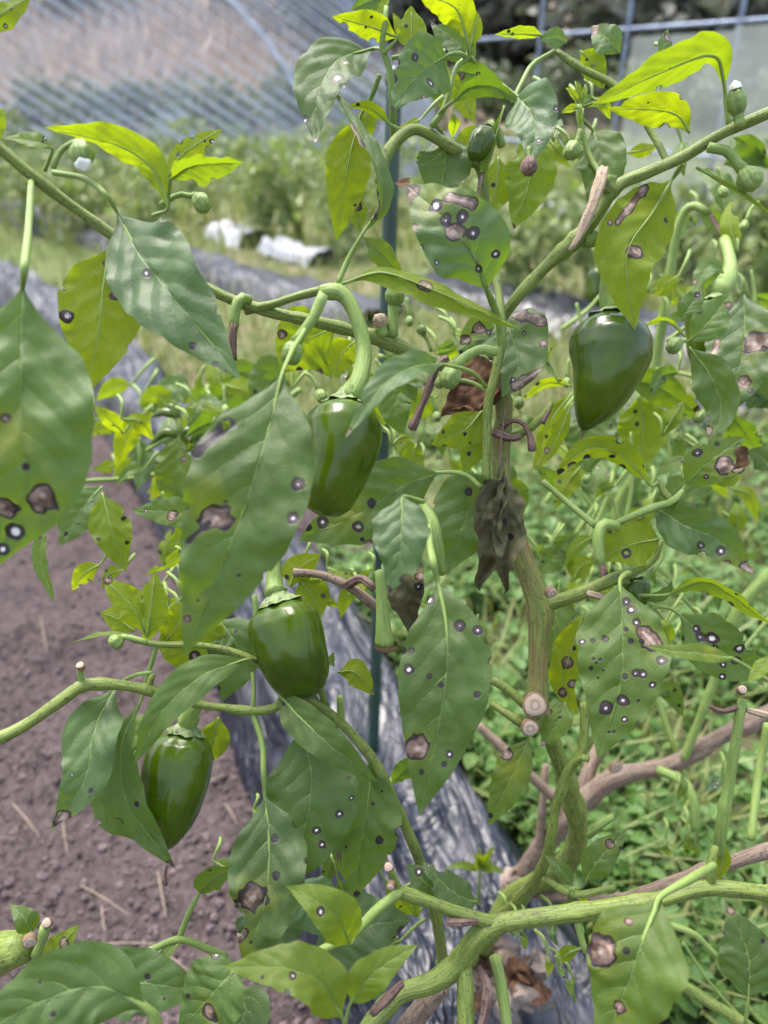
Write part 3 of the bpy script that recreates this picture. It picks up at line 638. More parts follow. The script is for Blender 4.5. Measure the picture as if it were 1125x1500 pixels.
# ---- net tunnel
def net_tunnel():
    a = G(610, 262); base = empty('net_tunnel', (a[0] - 3, a[1], 0), 'wide hooped tunnel draped in pale blue insect net', 'net tunnel')
    xc, y0, rx, rz, ln = a[0] - 4.4, a[1], 4.4, 3.3, 6.0
    def hoop(y, k=1.0): 
        th = np.linspace(0, math.pi, 19); return np.stack([xc + np.cos(th) * rx * k, np.full(19, y), np.sin(th) * rz * k - .02], 1)
    for y in (y0, y0 + 2, y0 + 4, y0 + 6):
        V, Fc, at = tube_mesh(hoop(y), [.018] * 19, 8, 0, step=.25); mesh_obj('hoop', V, Fc, M['pipe'], base, at)
    V, Fc, at = tube_mesh(hoop(y0 + .10, .80) - [.25, 0, 0], [.024] * 19, 8, 0, step=.25); mesh_obj('hoop', V, Fc, M['thread'], base, at)
    V, Fc, at = tube_mesh(np.array([[xc - 1.6, y0 - .05, .25], [xc + 1.0, y0 - .05, 2.6]]), [.018, .018], 8, 0, step=.5); mesh_obj('brace', V, Fc, M['thread'], base, at)
    for th in (35, 62, 90, 118, 145):
        p = np.array([xc + math.cos(R(th)) * rx, y0, math.sin(R(th)) * rz]); V, Fc, at = tube_mesh(np.array([p, p + [0, ln, 0]]), [.014, .014], 7, 0, step=1.); mesh_obj('purlin', V, Fc, M['pipe'], base, at)
    # gauze skin over the hoops
    th = np.linspace(0, math.pi, 40); ys = np.linspace(y0 - .01, y0 + ln, 14)
    V = np.array([[xc + math.cos(q) * rx * 1.012, y, math.sin(q) * rz * 1.012 - .02 - .03 * math.sin((y - y0) * math.pi / 2) ** 2] for y in ys for q in th])
    i = np.arange(13)[:, None] * 40; j = np.arange(39)[None, :]; mesh_obj('net_roof', V, np.stack([i + j, i + j + 1, i + 41 + j, i + 40 + j], -1).reshape(-1, 4), M['net'], base)
    # end panel of gauze with its fan of stretched threads
    xs = np.linspace(-1, 1, 30); V, Fc = [], []
    for q in xs:
        zt = rz * math.sqrt(max(0, 1 - q * q)); V += [[xc + q * rx, y0 + .03, .0], [xc + q * rx, y0 + .03 + .02 * math.sin(q * 40), zt * .5], [xc + q * rx, y0 + .03, zt]]
    for q in range(29):
        for b in (0, 1): Fc.append([q * 3 + b, q * 3 + 3 + b, q * 3 + 4 + b, q * 3 + 1 + b])
    mesh_obj('net_end', np.array(V), Fc, M['net'], base)
    V, Fc, n0 = [], [], 0
    def inside(x, z): return ((x - xc) / rx) ** 2 + (z / rz) ** 2 < 1 and z > .05
    for fam, (sl, gap, yo) in enumerate(((-.62, .15, .0), (-.72, .17, -.02))):
        for cst in np.arange(-4.5, 7, gap):
            pts = [(x, cst + sl * (x - xc)) for x in np.linspace(xc - rx, xc + rx, 120)]; pts = [p for p in pts if inside(*p)]
            if len(pts) < 4: continue
            a_, b_ = pts[0], pts[-1]; mdl = ((a_[0] + b_[0]) / 2, (a_[1] + b_[1]) / 2 - .05)
            v, f, _ = tube_mesh(np.array([[a_[0], y0 + yo, a_[1]], [mdl[0], y0 + yo, mdl[1]], [b_[0], y0 + yo, b_[1]]]), [.0052] * 3, 4, 0, caps=False, step=.5)
            V.append(v); Fc += [[i + n0 for i in g] for g in f]; n0 += len(v)
    o = mesh_obj('net_threads', np.vstack(V), Fc, M['thread'], base); o['kind'] = 'stuff'
net_tunnel()
# ---- pipe frame on the right with plastic sheeting
def pipe_frame():
    A, B = np.array([.55, 6.2, 0]), np.array([2.35, 3.35, 0])
    base = empty('pipe_frame', (A + B) / 2, 'tall grey pipe frame with clear plastic sheeting behind the peppers', 'pipe frame')
    d = B - A; nrm = unit(np.array([d[1], -d[0], 0.])) * -1
    for k, f in enumerate((0, .24, .45, .66, .84, 1.0, 1.16)):
        p = A + d * f; V, Fc, at = tube_mesh(np.array([p + [0, 0, -.05], p + [0, 0, 2.2]]), [.012, .012], 9, 0, step=.4); mesh_obj('post', V, Fc, M['pipe'], base, at)
    for h, e in ((1.22, 0), (.62, 0), (2.0, 0)):
        V, Fc, at = tube_mesh(np.array([A - d * .1 + [0, 0, h], B + d * .2 + [0, 0, h]]), [.011, .011], 9, 0, step=.5); mesh_obj('rail', V, Fc, M['pipe'], base, at)
    for k, (f0, f1, z1) in enumerate(((.47, .66, 1.18), (.66, .84, 1.20), (.84, 1.2, 1.2))):
        q = np.linspace(f0, f1, 12); z = np.linspace(.25, z1, 8); V = []
        for zz in z:
            for ff in q: V.append(A + d * ff - nrm * (.02 + .012 * math.sin(ff * 70 + zz * 5)) + np.array([0, 0, zz]))
        i = np.arange(7)[:, None] * 12; j = np.arange(11)[None, :]
        mesh_obj('plastic_sheet', np.array(V), np.stack([i + j, i + j + 1, i + 13 + j, i + 12 + j], -1).reshape(-1, 4), M['sheet'], base)
pipe_frame()
# pale upright tarp behind the stake
def tarp(x, y, wd, h, label):
    a = G(x, y); V = []
    for k in range(10):
        for q in range(9):
            u, v = q / 8 - .5, k / 9; V.append([a[0] + u * wd * (1 - .55 * v), a[1] + .05 * math.sin(u * 18) + .1 * v + .15 * abs(u), v * h])
    i = np.arange(9)[:, None] * 9; j = np.arange(8)[None, :]
    tag(mesh_obj('draped_tarp', np.array(V), np.stack([i + j, i + j + 1, i + 10 + j, i + 9 + j], -1).reshape(-1, 4), M['white_film']), label, 'tarp')
tarp(598, 285, .85, .95, 'pale tarp draped to a point behind the green stake'); tarp(255, 232, .8, .6, 'pale tarp heap under the net tunnel among row plants')

# ================================================================= STAKE
def stake():
    e = empty('plant_stake', P(546, 1118, 1.07), 'straight dark green garden stake standing behind the pepper plant', 'stake')
    a, b = P(545, 1150, 1.085), P(577.5, 118, .75)
    V, Fc, at = tube_mesh(np.array([a, a + (b - a) * .5, b]), [.0083] * 3, 20, 0, step=.012, caps=False)
    mesh_obj('pole', V, Fc, M['stake'], e, at)
    T = unit(b - a); V, Fc, at = tube_mesh(np.array([b - T * .004, b + T * .004, b + T * .010, b + T * .013]), [.0092, .0092, .007, .002], 20, 0, step=.002); mesh_obj('cap', V, Fc, M['stake'], e, at)
stake()

# ================================================================= MAIN PEPPER PLANT
mp = empty('pepper_plant', P(705, 1395, .80), 'tall spotted pepper plant carrying glossy green peppers, tied beside the green stake', 'pepper plant')
S = lambda *a, **k: stem(mp, *a, **k)
L = lambda *a, **k: leaf(mp, *a, **k)
# trunk and limbs (x, y, depth, radius px)
S([(708, 1400, .81, 17), (745, 1318, .76, 16), (800, 1285, .68, 16), (836, 1255, .60, 17), (847, 1215, .56, 17), (832, 1150, .53, 14), (808, 1085, .51, 14), (792, 1035, .50, 16)], 'stem', 'trunk', sides=16)
t1 = S([(786, 1035, .475, 19), (787, 1000, .475, 17), (789, 940, .475, 17), (791, 895, .475, 20), (783, 865, .475, 21), (764, 815, .475, 18), (747, 765, .475, 17), (735, 700, .475, 15), (733, 650, .48, 15), (738, 605, .48, 14), (733, 560, .48, 12)], 'stripe', 'stem', sides=18)
cut_end(t1, 784, 1033, .462, 18, (0, -.8, .6)); cut_end(t1, 777, 1067, .462, 13, (.05, -.9, .4))
S([(792, 1045, .49, 11), (777, 1064, .466, 12)], 'stem', 'stub', knob=0)
cut_end(t1, 809, 869, .452, 9, (.35, -1, .1))
S([(712, 702, .455, 7.5), (713, 640, .455, 7.5), (715, 590, .452, 7.5), (727, 540, .45, 8), (734, 500, .45, 8), (733, 450, .452, 7), (722, 380, .465, 7), (712, 310, .475, 7), (704, 247, .47, 9), (683, 230, .465, 9), (650, 209, .46, 9), (609, 190, .455, 9), (583, 203, .45, 10), (563, 235, .445, 10), (556, 268, .445, 8)], 'stem', 'stem')
S([(733, 470, .47, 9), (760, 432, .462, 10), (812, 378, .455, 11), (842, 353, .45, 14), (875, 312, .445, 11), (905, 272, .44, 11), (950, 252, .435, 10), (1000, 230, .43, 10), (1050, 200, .42, 9), (1085, 183, .415, 10), (1150, 155, .40, 9)], 'stem')
S([(733, 560, .48, 12), (690, 548, .475, 11), (640, 532, .47, 12), (605, 518, .46, 13), (572, 502, .455, 15), (540, 492, .45, 11), (470, 473, .445, 10), (400, 458, .44, 10), (330, 435, .435, 9), (255, 395, .43, 9), (180, 354, .42, 10), (110, 305, .41, 9), (60, 268, .40, 10), (0, 218, .39, 10), (-60, 165, .38, 10)], 'stem')
S([(470, 425, .425, 8), (430, 436, .43, 7), (395, 447, .435, 7), (360, 455, .44, 8)], 'stem')
# dead hanging stalk ends
S([(366, 440, .43, 8), (352, 437, .425, 9), (344, 458, .425, 9), (343, 480, .425, 8)], 'young', 'fruit_stalk', knob=0)
S([(343, 474, .424, 8.5), (341, 500, .424, 7), (345, 528, .424, 3.5)], 'husk', 'dead_stalk')
S([(888, 262, .44, 17), (890, 272, .44, 15), (902, 282, .44, 11)], 'stem', 'knob', knob=0)
S([(884, 248, .43, 12), (872, 290, .425, 11), (858, 325, .425, 9), (845, 352, .425, 6), (834, 366, .425, 3)], 'husk_pale', 'dead_stalk')
S([(656, 524, .44, 7), (641, 535, .44, 8), (626, 575, .44, 7), (612, 608, .44, 7), (603, 629, .44, 9)], 'husk', 'dead_stalk')
S([(905, 772, .45, 8), (884, 768, .447, 10), (876, 790, .446, 10), (879, 825, .446, 9)], 'young', 'fruit_stalk', knob=.0)
cutst = S([(556, 836, .46, 8), (560, 880, .46, 10), (562, 920, .46, 13), (564, 948, .46, 17)], 'young', 'fruit_stalk', sides=16, knob=0); cut_end(cutst, 565, 950, .459, 16, (0, -.25, -1))
S([(430, 838, .50, 7), (470, 842, .50, 7), (510, 858, .50, 8), (540, 880, .50, 9), (565, 900, .51, 8)], 'wood')
S([(508, 858, .495, 8), (528, 848, .49, 9), (548, 862, .485, 8)], 'husk', 'dead_stalk')
# right side limb
S([(798, 885, .475, 14), (830, 876, .47, 11), (865, 862, .465, 11), (905, 845, .46, 10), (940, 832, .455, 7), (960, 815, .45, 5), (969, 792, .445, 4)], 'stem')
S([(795, 705, .50, 5), (830, 735, .49, 5), (872, 770, .47, 6)], 'young'); S([(882, 778, .46, 5), (925, 756, .455, 6), (960, 742, .455, 7), (985, 735, .45, 6), (1000, 718, .45, 4)], 'young')
S([(966, 702, .455, 5), (972, 720, .455, 6), (985, 735, .452, 5)], 'stem', knob=.1)
S([(870, 865, .47, 8), (885, 850, .465, 9), (880, 820, .47, 4), (868, 800, .475, 2)], 'husk', 'dead_stalk'); S([(860, 868, .462, 7), (890, 878, .462, 8), (905, 890, .465, 5)], 'husk_pale', 'dead_stalk')
# node with shrivelled fruit stalks
S([(745, 640, .47, 7), (770, 632, .465, 7), (795, 610, .46, 7), (808, 590, .46, 5)], 'stem')
S([(735, 625, .465, 7), (752, 616, .462, 4.5), (768, 622, .46, 4.5), (777, 642, .46, 6), (780, 660, .46, 9)], 'husk', 'dead_stalk'); S([(722, 632, .465, 8), (745, 642, .462, 8), (762, 640, .46, 6)], 'husk', 'dead_stalk'); S([(795, 620, .455, 6), (806, 600, .455, 3)], 'husk', 'dead_stalk')
# lower left limbs
S([(648, 1420, .62, 10), (647, 1395, .56, 9.5), (636, 1330, .52, 9.5), (612, 1255, .49, 9.5), (580, 1180, .475, 9), (545, 1112, .465, 9), (500, 1060, .46, 8), (455, 1025, .455, 8), (420, 1010, .45, 7), (395, 985, .45, 7), (372, 968, .448, 7), (330, 952, .445, 6), (285, 945, .44, 5.5), (230, 944, .435, 5.5), (190, 936, .43, 4)], 'stem')
S([(705, 1398, .80, 10), (660, 1420, .66, 10), (648, 1418, .62, 10)], 'stem')
S([(420, 1012, .45, 7), (405, 1035, .448, 8), (370, 1041, .445, 8), (325, 1036, .442, 7), (285, 1030, .44, 7), (215, 1010, .43, 9), (165, 1002, .425, 9), (122, 1004, .42, 11), (90, 1025, .415, 10), (40, 1060, .41, 10), (-20, 1092, .40, 10), (-90, 1135, .39, 10)], 'stem')
b8 = S([(120, 1004, .42, 5), (118, 988, .418, 5), (117, 977, .416, 6)], 'young', 'stub', knob=0); cut_end(b8, 117, 974, .414, 6, (0, -.3, 1))
S([(216, 1012, .43, 6), (221, 995, .43, 6), (224, 988, .43, 5)], 'stem', 'stub'); S([(370, 1040, .445, 4), (372, 1010, .445, 3.5), (370, 985, .447, 3)], 'young', 'twig')
S([(478, 1035, .46, 6), (470, 1010, .455, 6), (468, 990, .452, 7)], 'stem', 'stub'); S([(500, 1058, .46, 6), (498, 1020, .455, 6)], 'young', 'stub')
# slim stem rising from the base on the right
S([(730, 1345, .60, 11), (765, 1315, .54, 10), (795, 1270, .50, 9), (808, 1225, .485, 9), (815, 1180, .48, 8), (835, 1125, .47, 9), (853, 1100, .465, 8), (857, 1050, .465, 9), (858, 1030, .465, 10)], 'stem')
S([(705, 1398, .80, 11), (730, 1345, .60, 11)], 'stem'); S([(835, 1125, .47, 6), (850, 1110, .462, 6), (862, 1112, .458, 6)], 'stem', 'stub')
S([(770, 1033, .475, 8), (745, 1010, .48, 8), (722, 995, .485, 8)], 'stem'); S([(765, 1060, .47, 8), (735, 1040, .475, 7), (720, 1030, .48, 6)], 'stem')
S([(795, 1285, .50, 6), (840, 1310, .49, 6), (900, 1300, .50, 5)], 'stem', 'twig'); S([(862, 1225, .50, 5), (880, 1210, .49, 5), (897, 1196, .49, 6)], 'young', 'stub')
# top twigs
S([(576, 205, .47, 6), (575, 150, .455, 6), (570, 100, .45, 6), (560, 70, .445, 5), (563, 40, .44, 5), (566, 10, .44, 4)], 'young'); S([(632, 185, .455, 6), (650, 160, .45, 5), (668, 100, .45, 4), (685, 85, .45, 6), (692, 62, .445, 4)], 'young')
S([(980, 242, .44, 5), (958, 200, .45, 6), (930, 155, .455, 6), (895, 122, .46, 6), (850, 100, .46, 6), (815, 75, .46, 5)], 'stem', 'twig'); S([(812, 74, .46, 3), (780, 95, .455, 4), (765, 120, .45, 4), (750, 150, .445, 4)], 'young', 'twig')
S([(905, 278, .44, 5), (880, 255, .45, 5), (862, 225, .455, 5), (850, 180, .455, 5), (848, 155, .455, 6)], 'young', 'twig')

# fruit
pepper(mp, [(503, 588, .415), (498, 660, .41), (468, 756, .412)], 112, PEP_BLOCK, [(470, 428, .425, 10), (497, 428, .425, 11), (518, 455, .425, 11), (533, 510, .425, 11), (527, 555, .42, 13), (512, 580, .417, 17)], 3, .6, .07, .55, label='broad green pepper behind two blurred leaves')
pepper(mp, [(408, 880, .45), (428, 950, .445), (452, 1019, .45)], 112, PEP_BLOCK, [(398, 800, .46, 11), (402, 840, .455, 11), (402, 868, .452, 14)], 4, 1.0, .12, .66, label='lobed green pepper leaning to the right')
pepper(mp, [(273, 1068, .455), (255, 1150, .45), (230, 1242, .452)], 96, PEP_BLOCK, [(292, 1030, .445, 8), (280, 1045, .45, 11), (275, 1060, .452, 13)], 4, .2, .12, .6, label='dark long pepper hanging over the soil')
pepper(mp, [(897, 462, .455), (890, 540, .45), (853, 632, .455)], 113, PEP_CONE, [(856, 352, .45, 10), (880, 350, .452, 10), (890, 380, .454, 10), (888, 425, .455, 10), (893, 450, .455, 15)], 3, 2.4, .05, .62, label='pointed glossy green pepper with dark rimmed cap', tip=True)
pepper(mp, [(930, 848, .47), (932, 868, .468), (935, 890, .468)], 40, PEP_BLOCK, [(918, 838, .462, 4), (925, 844, .466, 5)], 4, .3, .05, .7, label='tiny round green pepper')
pepper(mp, [(712, 192, .455), (703, 212, .45), (694, 236, .45)], 36, PEP_BLOCK, [(735, 215, .46, 6), (728, 192, .458, 7), (718, 188, .456, 8)], 4, .3, .05, .6, label='small young pepper under the top leaves')

# buds
bud(mp, 120, 224, .385, 17, [(78, 246), (88, 222), (105, 210)], (.15, 1), open_=True); bud(mp, 295, 297, .40, 13, [(235, 300), (262, 285), (284, 288)], (.5, .8)); bud(mp, 428, 517, .40, 16, [(474, 432), (462, 460), (440, 492)], (-.3, 1), sr=8, name='young_fruit')
bud(mp, 660, 552, .43, 16, [(729, 516), (705, 512), (680, 524)], (-.45, .9), sr=7, name='young_fruit'); bud(mp, 578, 434, .45, 15, [(575, 492), (575, 470), (576, 450)], (.05, -1), sr=8); bud(mp, 557, 470, .448, 11, [(562, 492), (560, 485)], (-.1, -1), 'husk_pale', sr=9)
bud(mp, 618, 484, .50, 7, [(632, 515), (626, 498)], (-.4, -1), sr=3); bud(mp, 1098, 262, .42, 17, [(1038, 216), (1065, 222), (1082, 242)], (.6, .8), sr=7, name='young_fruit'); bud(mp, 1079, 150, .405, 13, [(1085, 184), (1082, 172)], (-.1, -1), sr=8, long=1.6, open_=True)
bud(mp, 170, 940, .425, 11, [(215, 940), (192, 934)], (-.7, .6), sr=4); bud(mp, 838, 220, .45, 12, [(850, 190), (846, 205)], (-.4, .8)); bud(mp, 988, 506, .47, 11, [(1005, 498), (998, 500)], (-.5, .6)); bud(mp, 645, 560, .44, 8, [(712, 572), (690, 560), (665, 556)], (-.5, .7), sr=3)
bud(mp, 775, 243, .395, 12, [(775, 215), (775, 230)], (-.1, 1), 'husk', 'dried_flower', 3)

# ---------------- leaves: left front
L([(33, 425, .318), (30, 520, .315), (31, 620, .313), (36, 710, .319), (-12, 835, .335)], 205, [0, 4, 8], [('n', 64, 726, 27), ('n', 2, 742, 22), ('s', 22, 778, 17), ('s', 4, 805, 12), ('d', 38, 684, 8), ('y', 5, 640, 55), ('n', 6, 612, 11)], .10, 10, wave=.07, pet=[(46, 262, .40), (42, 330, .35), (36, 390, .315)], pr=6)
L([(160, 362, .40), (150, 430, .39), (142, 500, .385), (126, 578, .385)], 120, 180, [('h', 170, 432, 11), ('h', 99, 462, 11), ('h', 155, 386, 6), ('h', 178, 384, 5)], .72, 6, pet=[(178, 350, .415)], pr=4)
L([(172, 312, .375), (205, 372, .368), (258, 440, .36), (352, 555, .365)], 138, 8, [('s', 213, 401, 9), ('d', 281, 506, 8), ('d', 315, 535, 6), ('d', 330, 548, 4), ('d', 322, 448, 3)], .06, 12, pet=[(78, 253, .398), (125, 262, .392), (155, 285, .382)], pr=4.5)
L([(247, 305, .39), (225, 250, .385), (170, 212, .385), (66, 187, .395)], 62, [150, 140, 120], [('d', 208, 240, 2)], .62, 20, pet=[(225, 315, .41)])
L([(250, 262, .39), (275, 245, .385), (310, 240, .382), (356, 238, .385)], 66, [30, 50, 40], [('d', 300, 230, 2)], .40, 25, pet=[(246, 300, .40)]); L([(246, 262, .395), (262, 232, .395), (290, 210, .395), (327, 188, .40)], 36, 165, (), .7, 18)
L([(78, 216, .385), (50, 208, .38), (5, 202, .375)], 34, [40, 60], (), .35, 20, pet=[(66, 250, .395)]); L([(-30, 200, .36), (-10, 180, .36), (6, 160, .36)], 40, 170, (), .6); L([(-30, 45, .36), (5, 20, .355), (48, -8, .36)], 40, [160, 140], (), .7, 20)
L([(66, 768, .42), (60, 820, .42), (80, 884, .42)], 28, 40, (), .3, 20)
# ---------------- centre front
L([(414, 545, .345), (383, 665, .335), (344, 780, .332), (270, 960, .345)], 182, [2, 6, 2], [('d', 336, 620, 13, 288, 664), ('x', 330, 622, 5), ('n', 318, 640, 7), ('n', 317, 757, 22), ('s', 438, 709, 14), ('s', 428, 760, 12), ('d', 349, 842, 5), ('y', 289, 880, 14), ('d', 289, 880, 3), ('n', 276, 905, 9), ('y', 300, 735, 45), ('d', 306, 768, 6, 276, 792)], .17, 12, wave=.08, pet=[(470, 428, .42), (448, 480, .40), (430, 510, .375)], pr=4.5, label='large green leaf with brown edge and ringed dead patches')
L([(648, 533, .365), (605, 538, .345), (560, 565, .335), (506, 640, .335)], 56, [20, 35, 20], [('n', 505, 636, 16), ('n', 500, 655, 8)], .12, 24, pet=[(712, 566, .44), (690, 545, .40)], pr=4)
L([(642, 692, .47), (590, 712, .465), (530, 750, .462), (436, 792, .465)], 112, [0, 5], [('d', 545, 738, 10), ('s', 473, 764, 11), ('h', 525, 773, 9), ('d', 532, 790, 5), ('d', 450, 772, 8), ('n', 541, 800, 8), ('y', 500, 745, 45)], .20, 8, pet=[(705, 715, .46), (680, 695, .465)], pr=4)
L([(590, 726, .36), (588, 775, .352), (585, 820, .35), (570, 870, .352)], 88, [4, 0], [('d', 566, 868, 9), ('s', 568, 872, 5)], .10, 10, pet=[(620, 735, .38)], pr=4, plump=1.1)
L([(640, 848, .40), (654, 920, .392), (650, 1020, .39), (614, 1196, .40)], 138, [0, 3, 0], [('s', 629, 880, 12), ('s', 673, 917, 12), ('s', 701, 924, 10), ('s', 600, 980, 10), ('h', 630, 990, 5), ('h', 603, 953, 5), ('s', 659, 1105, 7), ('d', 651, 1120, 6), ('n', 612, 1098, 22), ('d', 698, 1018, 7), ('d', 647, 1006, 6), ('s', 684, 880, 2.5), ('d', 617, 1130, 6)], .12, 10, wave=.05, pet=[(628, 764, .43), (630, 800, .415), (635, 825, .405)], pr=6, label='long pointed leaf dotted with white eyed dark spots')
S([(620, 740, .45, 8), (632, 765, .44, 12), (640, 800, .44, 11), (648, 840, .45, 7)], 'young', 'fruit_stalk', knob=0)
L([(908, 852, .43), (911, 915, .42), (909, 1000, .415), (876, 1112, .42)], 132, [-4, 0], [('s', 888, 1037, 13), ('s', 912, 1027, 11), ('s', 917, 882, 9), ('s', 924, 894, 9), ('s', 931, 911, 8), ('n', 944, 926, 16, 958, 945), ('d', 868, 939, 6), ('d', 887, 937, 7), ('d', 918, 922, 5), ('d', 925, 941, 7), ('d', 940, 938, 6), ('d', 916, 990, 6), ('s', 930, 985, 8), ('s', 943, 990, 8), ('s', 957, 1003, 7), ('s', 970, 968, 9), ('d', 869, 966, 4), ('d', 880, 966, 4), ('d', 866, 980, 5), ('d', 883, 983, 3), ('d', 874, 972, 3), ('d', 876, 992, 3), ('s', 914, 1053, 6), ('d', 892, 1073, 4), ('d', 899, 1072, 4), ('s', 852, 940, 7), ('d', 935, 1025, 4)], .16, 9, wave=.06, pet=[(924, 838, .455), (913, 843, .445)], pr=4.5, label='broad drooping leaf peppered with many small ringed spots')
# ---------------- top centre
L([(657, 80, .44), (630, 96, .43), (604, 118, .425), (572, 165, .43)], 92, [0, 8], [('s', 607, 85, 8), ('s', 581, 92, 7), ('s', 631, 123, 10), ('d', 575, 160, 7), ('n', 622, 148, 7)], .05, 10, pet=[(685, 85, .45), (672, 78, .445)], plump=1.2)
L([(548, 70, .45), (500, 86, .44), (468, 130, .435), (462, 210, .44)], 92, [60, 25, 12], [('s', 494, 115, 11), ('s', 446, 176, 9), ('n', 463, 208, 11), ('s', 512, 135, 8), ('n', 508, 92, 6)], .05, 14, pet=[(562, 72, .447)])
L([(530, 345, .43), (558, 295, .425), (545, 230, .42), (486, 130, .425)], 46, [45, 60, 40], [('n', 535, 300, 14, 510, 190), ('s', 528, 308, 9)], .10, 25, pet=[(495, 415, .43), (510, 380, .43)], pr=4)
L([(528, 170, .47), (512, 230, .465), (503, 290, .465), (493, 354, .47)], 68, 176, [('d', 520, 300, 3)], .66, 8, pet=[(556, 110, .45), (545, 140, .46)]); L([(520, 285, .475), (522, 305, .475), (528, 340, .475)], 34, 175, [('n', 524, 302, 9), ('d', 525, 295, 6)], .55); L([(535, 348, .45), (560, 372, .448), (592, 412, .45)], 38, [10, 25], (), .35, pet=[(530, 345, .45)])
L([(572, 182, .455), (540, 158, .45), (508, 155, .45)], 22, 150, (), .6, 25, pet=[(590, 192, .455)]); L([(540, 150, .47), (536, 185, .47), (530, 215, .475)], 32, 180, (), .6)
L([(582, 56, .445), (545, 40, .44), (486, 24, .44)], 42, [165, 150], (), .78, 14, pet=[(562, 78, .445)]); L([(604, 78, .455), (603, 42, .452), (602, 8, .452)], 46, 178, [('d', 596, 38, 5)], .62, 10, pet=[(575, 85, .45)]); L([(684, 58, .44), (670, 15, .435), (640, -2, .432), (602, -14, .435)], 58, [165, 150], (), .85, 12, pet=[(688, 78, .445)]); L([(689, 72, .445), (695, 40, .442), (690, 4, .442)], 24, [170, 160], (), .75, 14)
L([(697, 92, .46), (668, 60, .455), (630, 30, .455)], 52, [10, 0], [('d', 634, 35, 7)], .08, pet=[(690, 84, .452)]); L([(560, -4, .44), (540, 2, .438), (514, 14, .44)], 30, 10, (), .10); L([(565, 30, .45), (552, 10, .45), (545, -20, .45)], 40, 170, (), .7); L([(590, 60, .46), (585, 40, .46), (575, 18, .46)], 18, 170, (), .6)
L([(665, 105, .465), (690, 108, .46), (740, 125, .465)], 40, [10, 20], [('s', 700, 108, 5), ('n', 676, 110, 7)], .06); L([(650, 112, .475), (672, 130, .475), (695, 180, .475)], 42, 178, (), .62)
L([(660, 152, .44), (688, 128, .432), (722, 126, .428), (760, 148, .43)], 38, [50, 35, 20], (), .06, 18, pet=[(637, 182, .455), (645, 165, .45)], pr=4); L([(757, 140, .42), (778, 165, .41), (784, 200, .408), (774, 245, .412)], 86, [6, 0], [('s', 815, 160, 6), ('s', 790, 205, 6), ('s', 811, 188, 4), ('n', 773, 240, 10)], .04, 14, pet=[(735, 125, .43)], plump=1.25)
L([(648, 195, .465), (652, 235, .462), (648, 262, .462), (640, 300, .465)], 86, [0, 6], [('d', 666, 281, 7), ('n', 690, 275, 5)], .14, 14, pet=[(636, 180, .457), (642, 188, .46)], plump=.9)
L([(712, 422, .41), (694, 372, .39), (655, 325, .38), (594, 268, .385)], 122, [0, 5, 0], [('s', 639, 304, 13), ('s', 653, 322, 12), ('n', 667, 342, 16), ('s', 678, 318, 12), ('s', 692, 342, 12), ('s', 725, 371, 8), ('n', 655, 290, 10, 690, 296), ('n', 600, 285, 24), ('s', 617, 362, 5), ('s', 640, 383, 5), ('s', 700, 393, 8), ('y', 640, 290, 50), ('n', 604, 335, 10)], .08, 12, wave=.08, pet=[(733, 510, .45), (730, 470, .44), (720, 440, .42)], pr=6, plump=1.15, label='blue green leaf with scorched brown tip and big ringed spots')
L([(600, 262, .39), (592, 268, .39), (578, 270, .39)], 16, 30, mat='dry', crumple=.5)
L([(509, 414, .43), (560, 400, .42), (640, 428, .418), (765, 484, .425)], 46, [140, 145, 150], [('n', 620, 416, 12), ('n', 628, 420, 8)], .55, 26, pet=[(474, 428, .43), (490, 418, .43)], pr=4)
L([(735, 462, .475), (752, 500, .465), (757, 540, .462), (735, 582, .465)], 112, [0, -6], [('n', 752, 458, 10, 790, 470), ('n', 797, 505, 9), ('s', 768, 490, 5), ('s', 712, 537, 5), ('n', 758, 562, 8, 790, 545), ('s', 752, 555, 5)], .06, 12, wave=.12, plump=1.2); L([(724, 478, .48), (700, 485, .478), (672, 505, .48)], 46, 20, [('n', 700, 480, 13), ('s', 715, 488, 7), ('n', 680, 500, 9)], .3, 20)
L([(700, 515, .47), (692, 570, .465), (650, 615, .468)], 78, 20, mat='dry', crumple=.35); L([(735, 560, .475), (705, 590, .47), (660, 600, .47)], 60, 60, mat='dry', crumple=.45)
L([(706, 602, .46), (680, 630, .455), (632, 652, .46)], 58, 172, [('d', 650, 632, 4), ('d', 680, 635, 5), ('d', 690, 648, 3)], .6, 12); L([(702, 622, .465), (694, 655, .462), (678, 692, .465)], 46, 175, [('d', 688, 665, 6)], .58); L([(610, 650, .55), (606, 670, .55), (622, 692, .55)], 36, 170, (), .5)
# ---------------- middle
L([(728, 700, .48), (694, 735, .472), (672, 785, .47), (648, 842, .475)], 108, [6, 0], [('h', 685, 722, 7), ('d', 715, 709, 9), ('y', 700, 730, 20)], .16, 10, pet=[(735, 690, .478)], plump=1.1); L([(740, 695, .49), (752, 730, .49), (755, 770, .49)], 50, 176, [('d', 745, 722, 5)], .5)
L([(737, 690, .462), (722, 740, .452), (716, 800, .452), (706, 868, .458)], 66, [30, -10], mat='wilt', crumple=.48, fold=42); L([(740, 694, .458), (744, 750, .45), (742, 810, .45), (733, 874, .455)], 62, [-40, 10], [('d', 740, 765, 8), ('d', 748, 785, 7)], mat='wilt', crumple=.50, fold=42)
S([(740, 600, .455, 1.6), (735, 640, .45, 1.6), (733, 672, .45, 2), (730, 700, .453, 2)], 'husk', 'thread', knob=0)
L([(955, 712, .455), (910, 668, .445), (860, 658, .442), (806, 704, .45)], 46, [140, 150, 160], [('d', 859, 672, 8), ('d', 896, 668, 7), ('d', 911, 683, 8), ('n', 845, 692, 10), ('d', 822, 690, 8)], .66, 22, pet=[(968, 702, .455)])
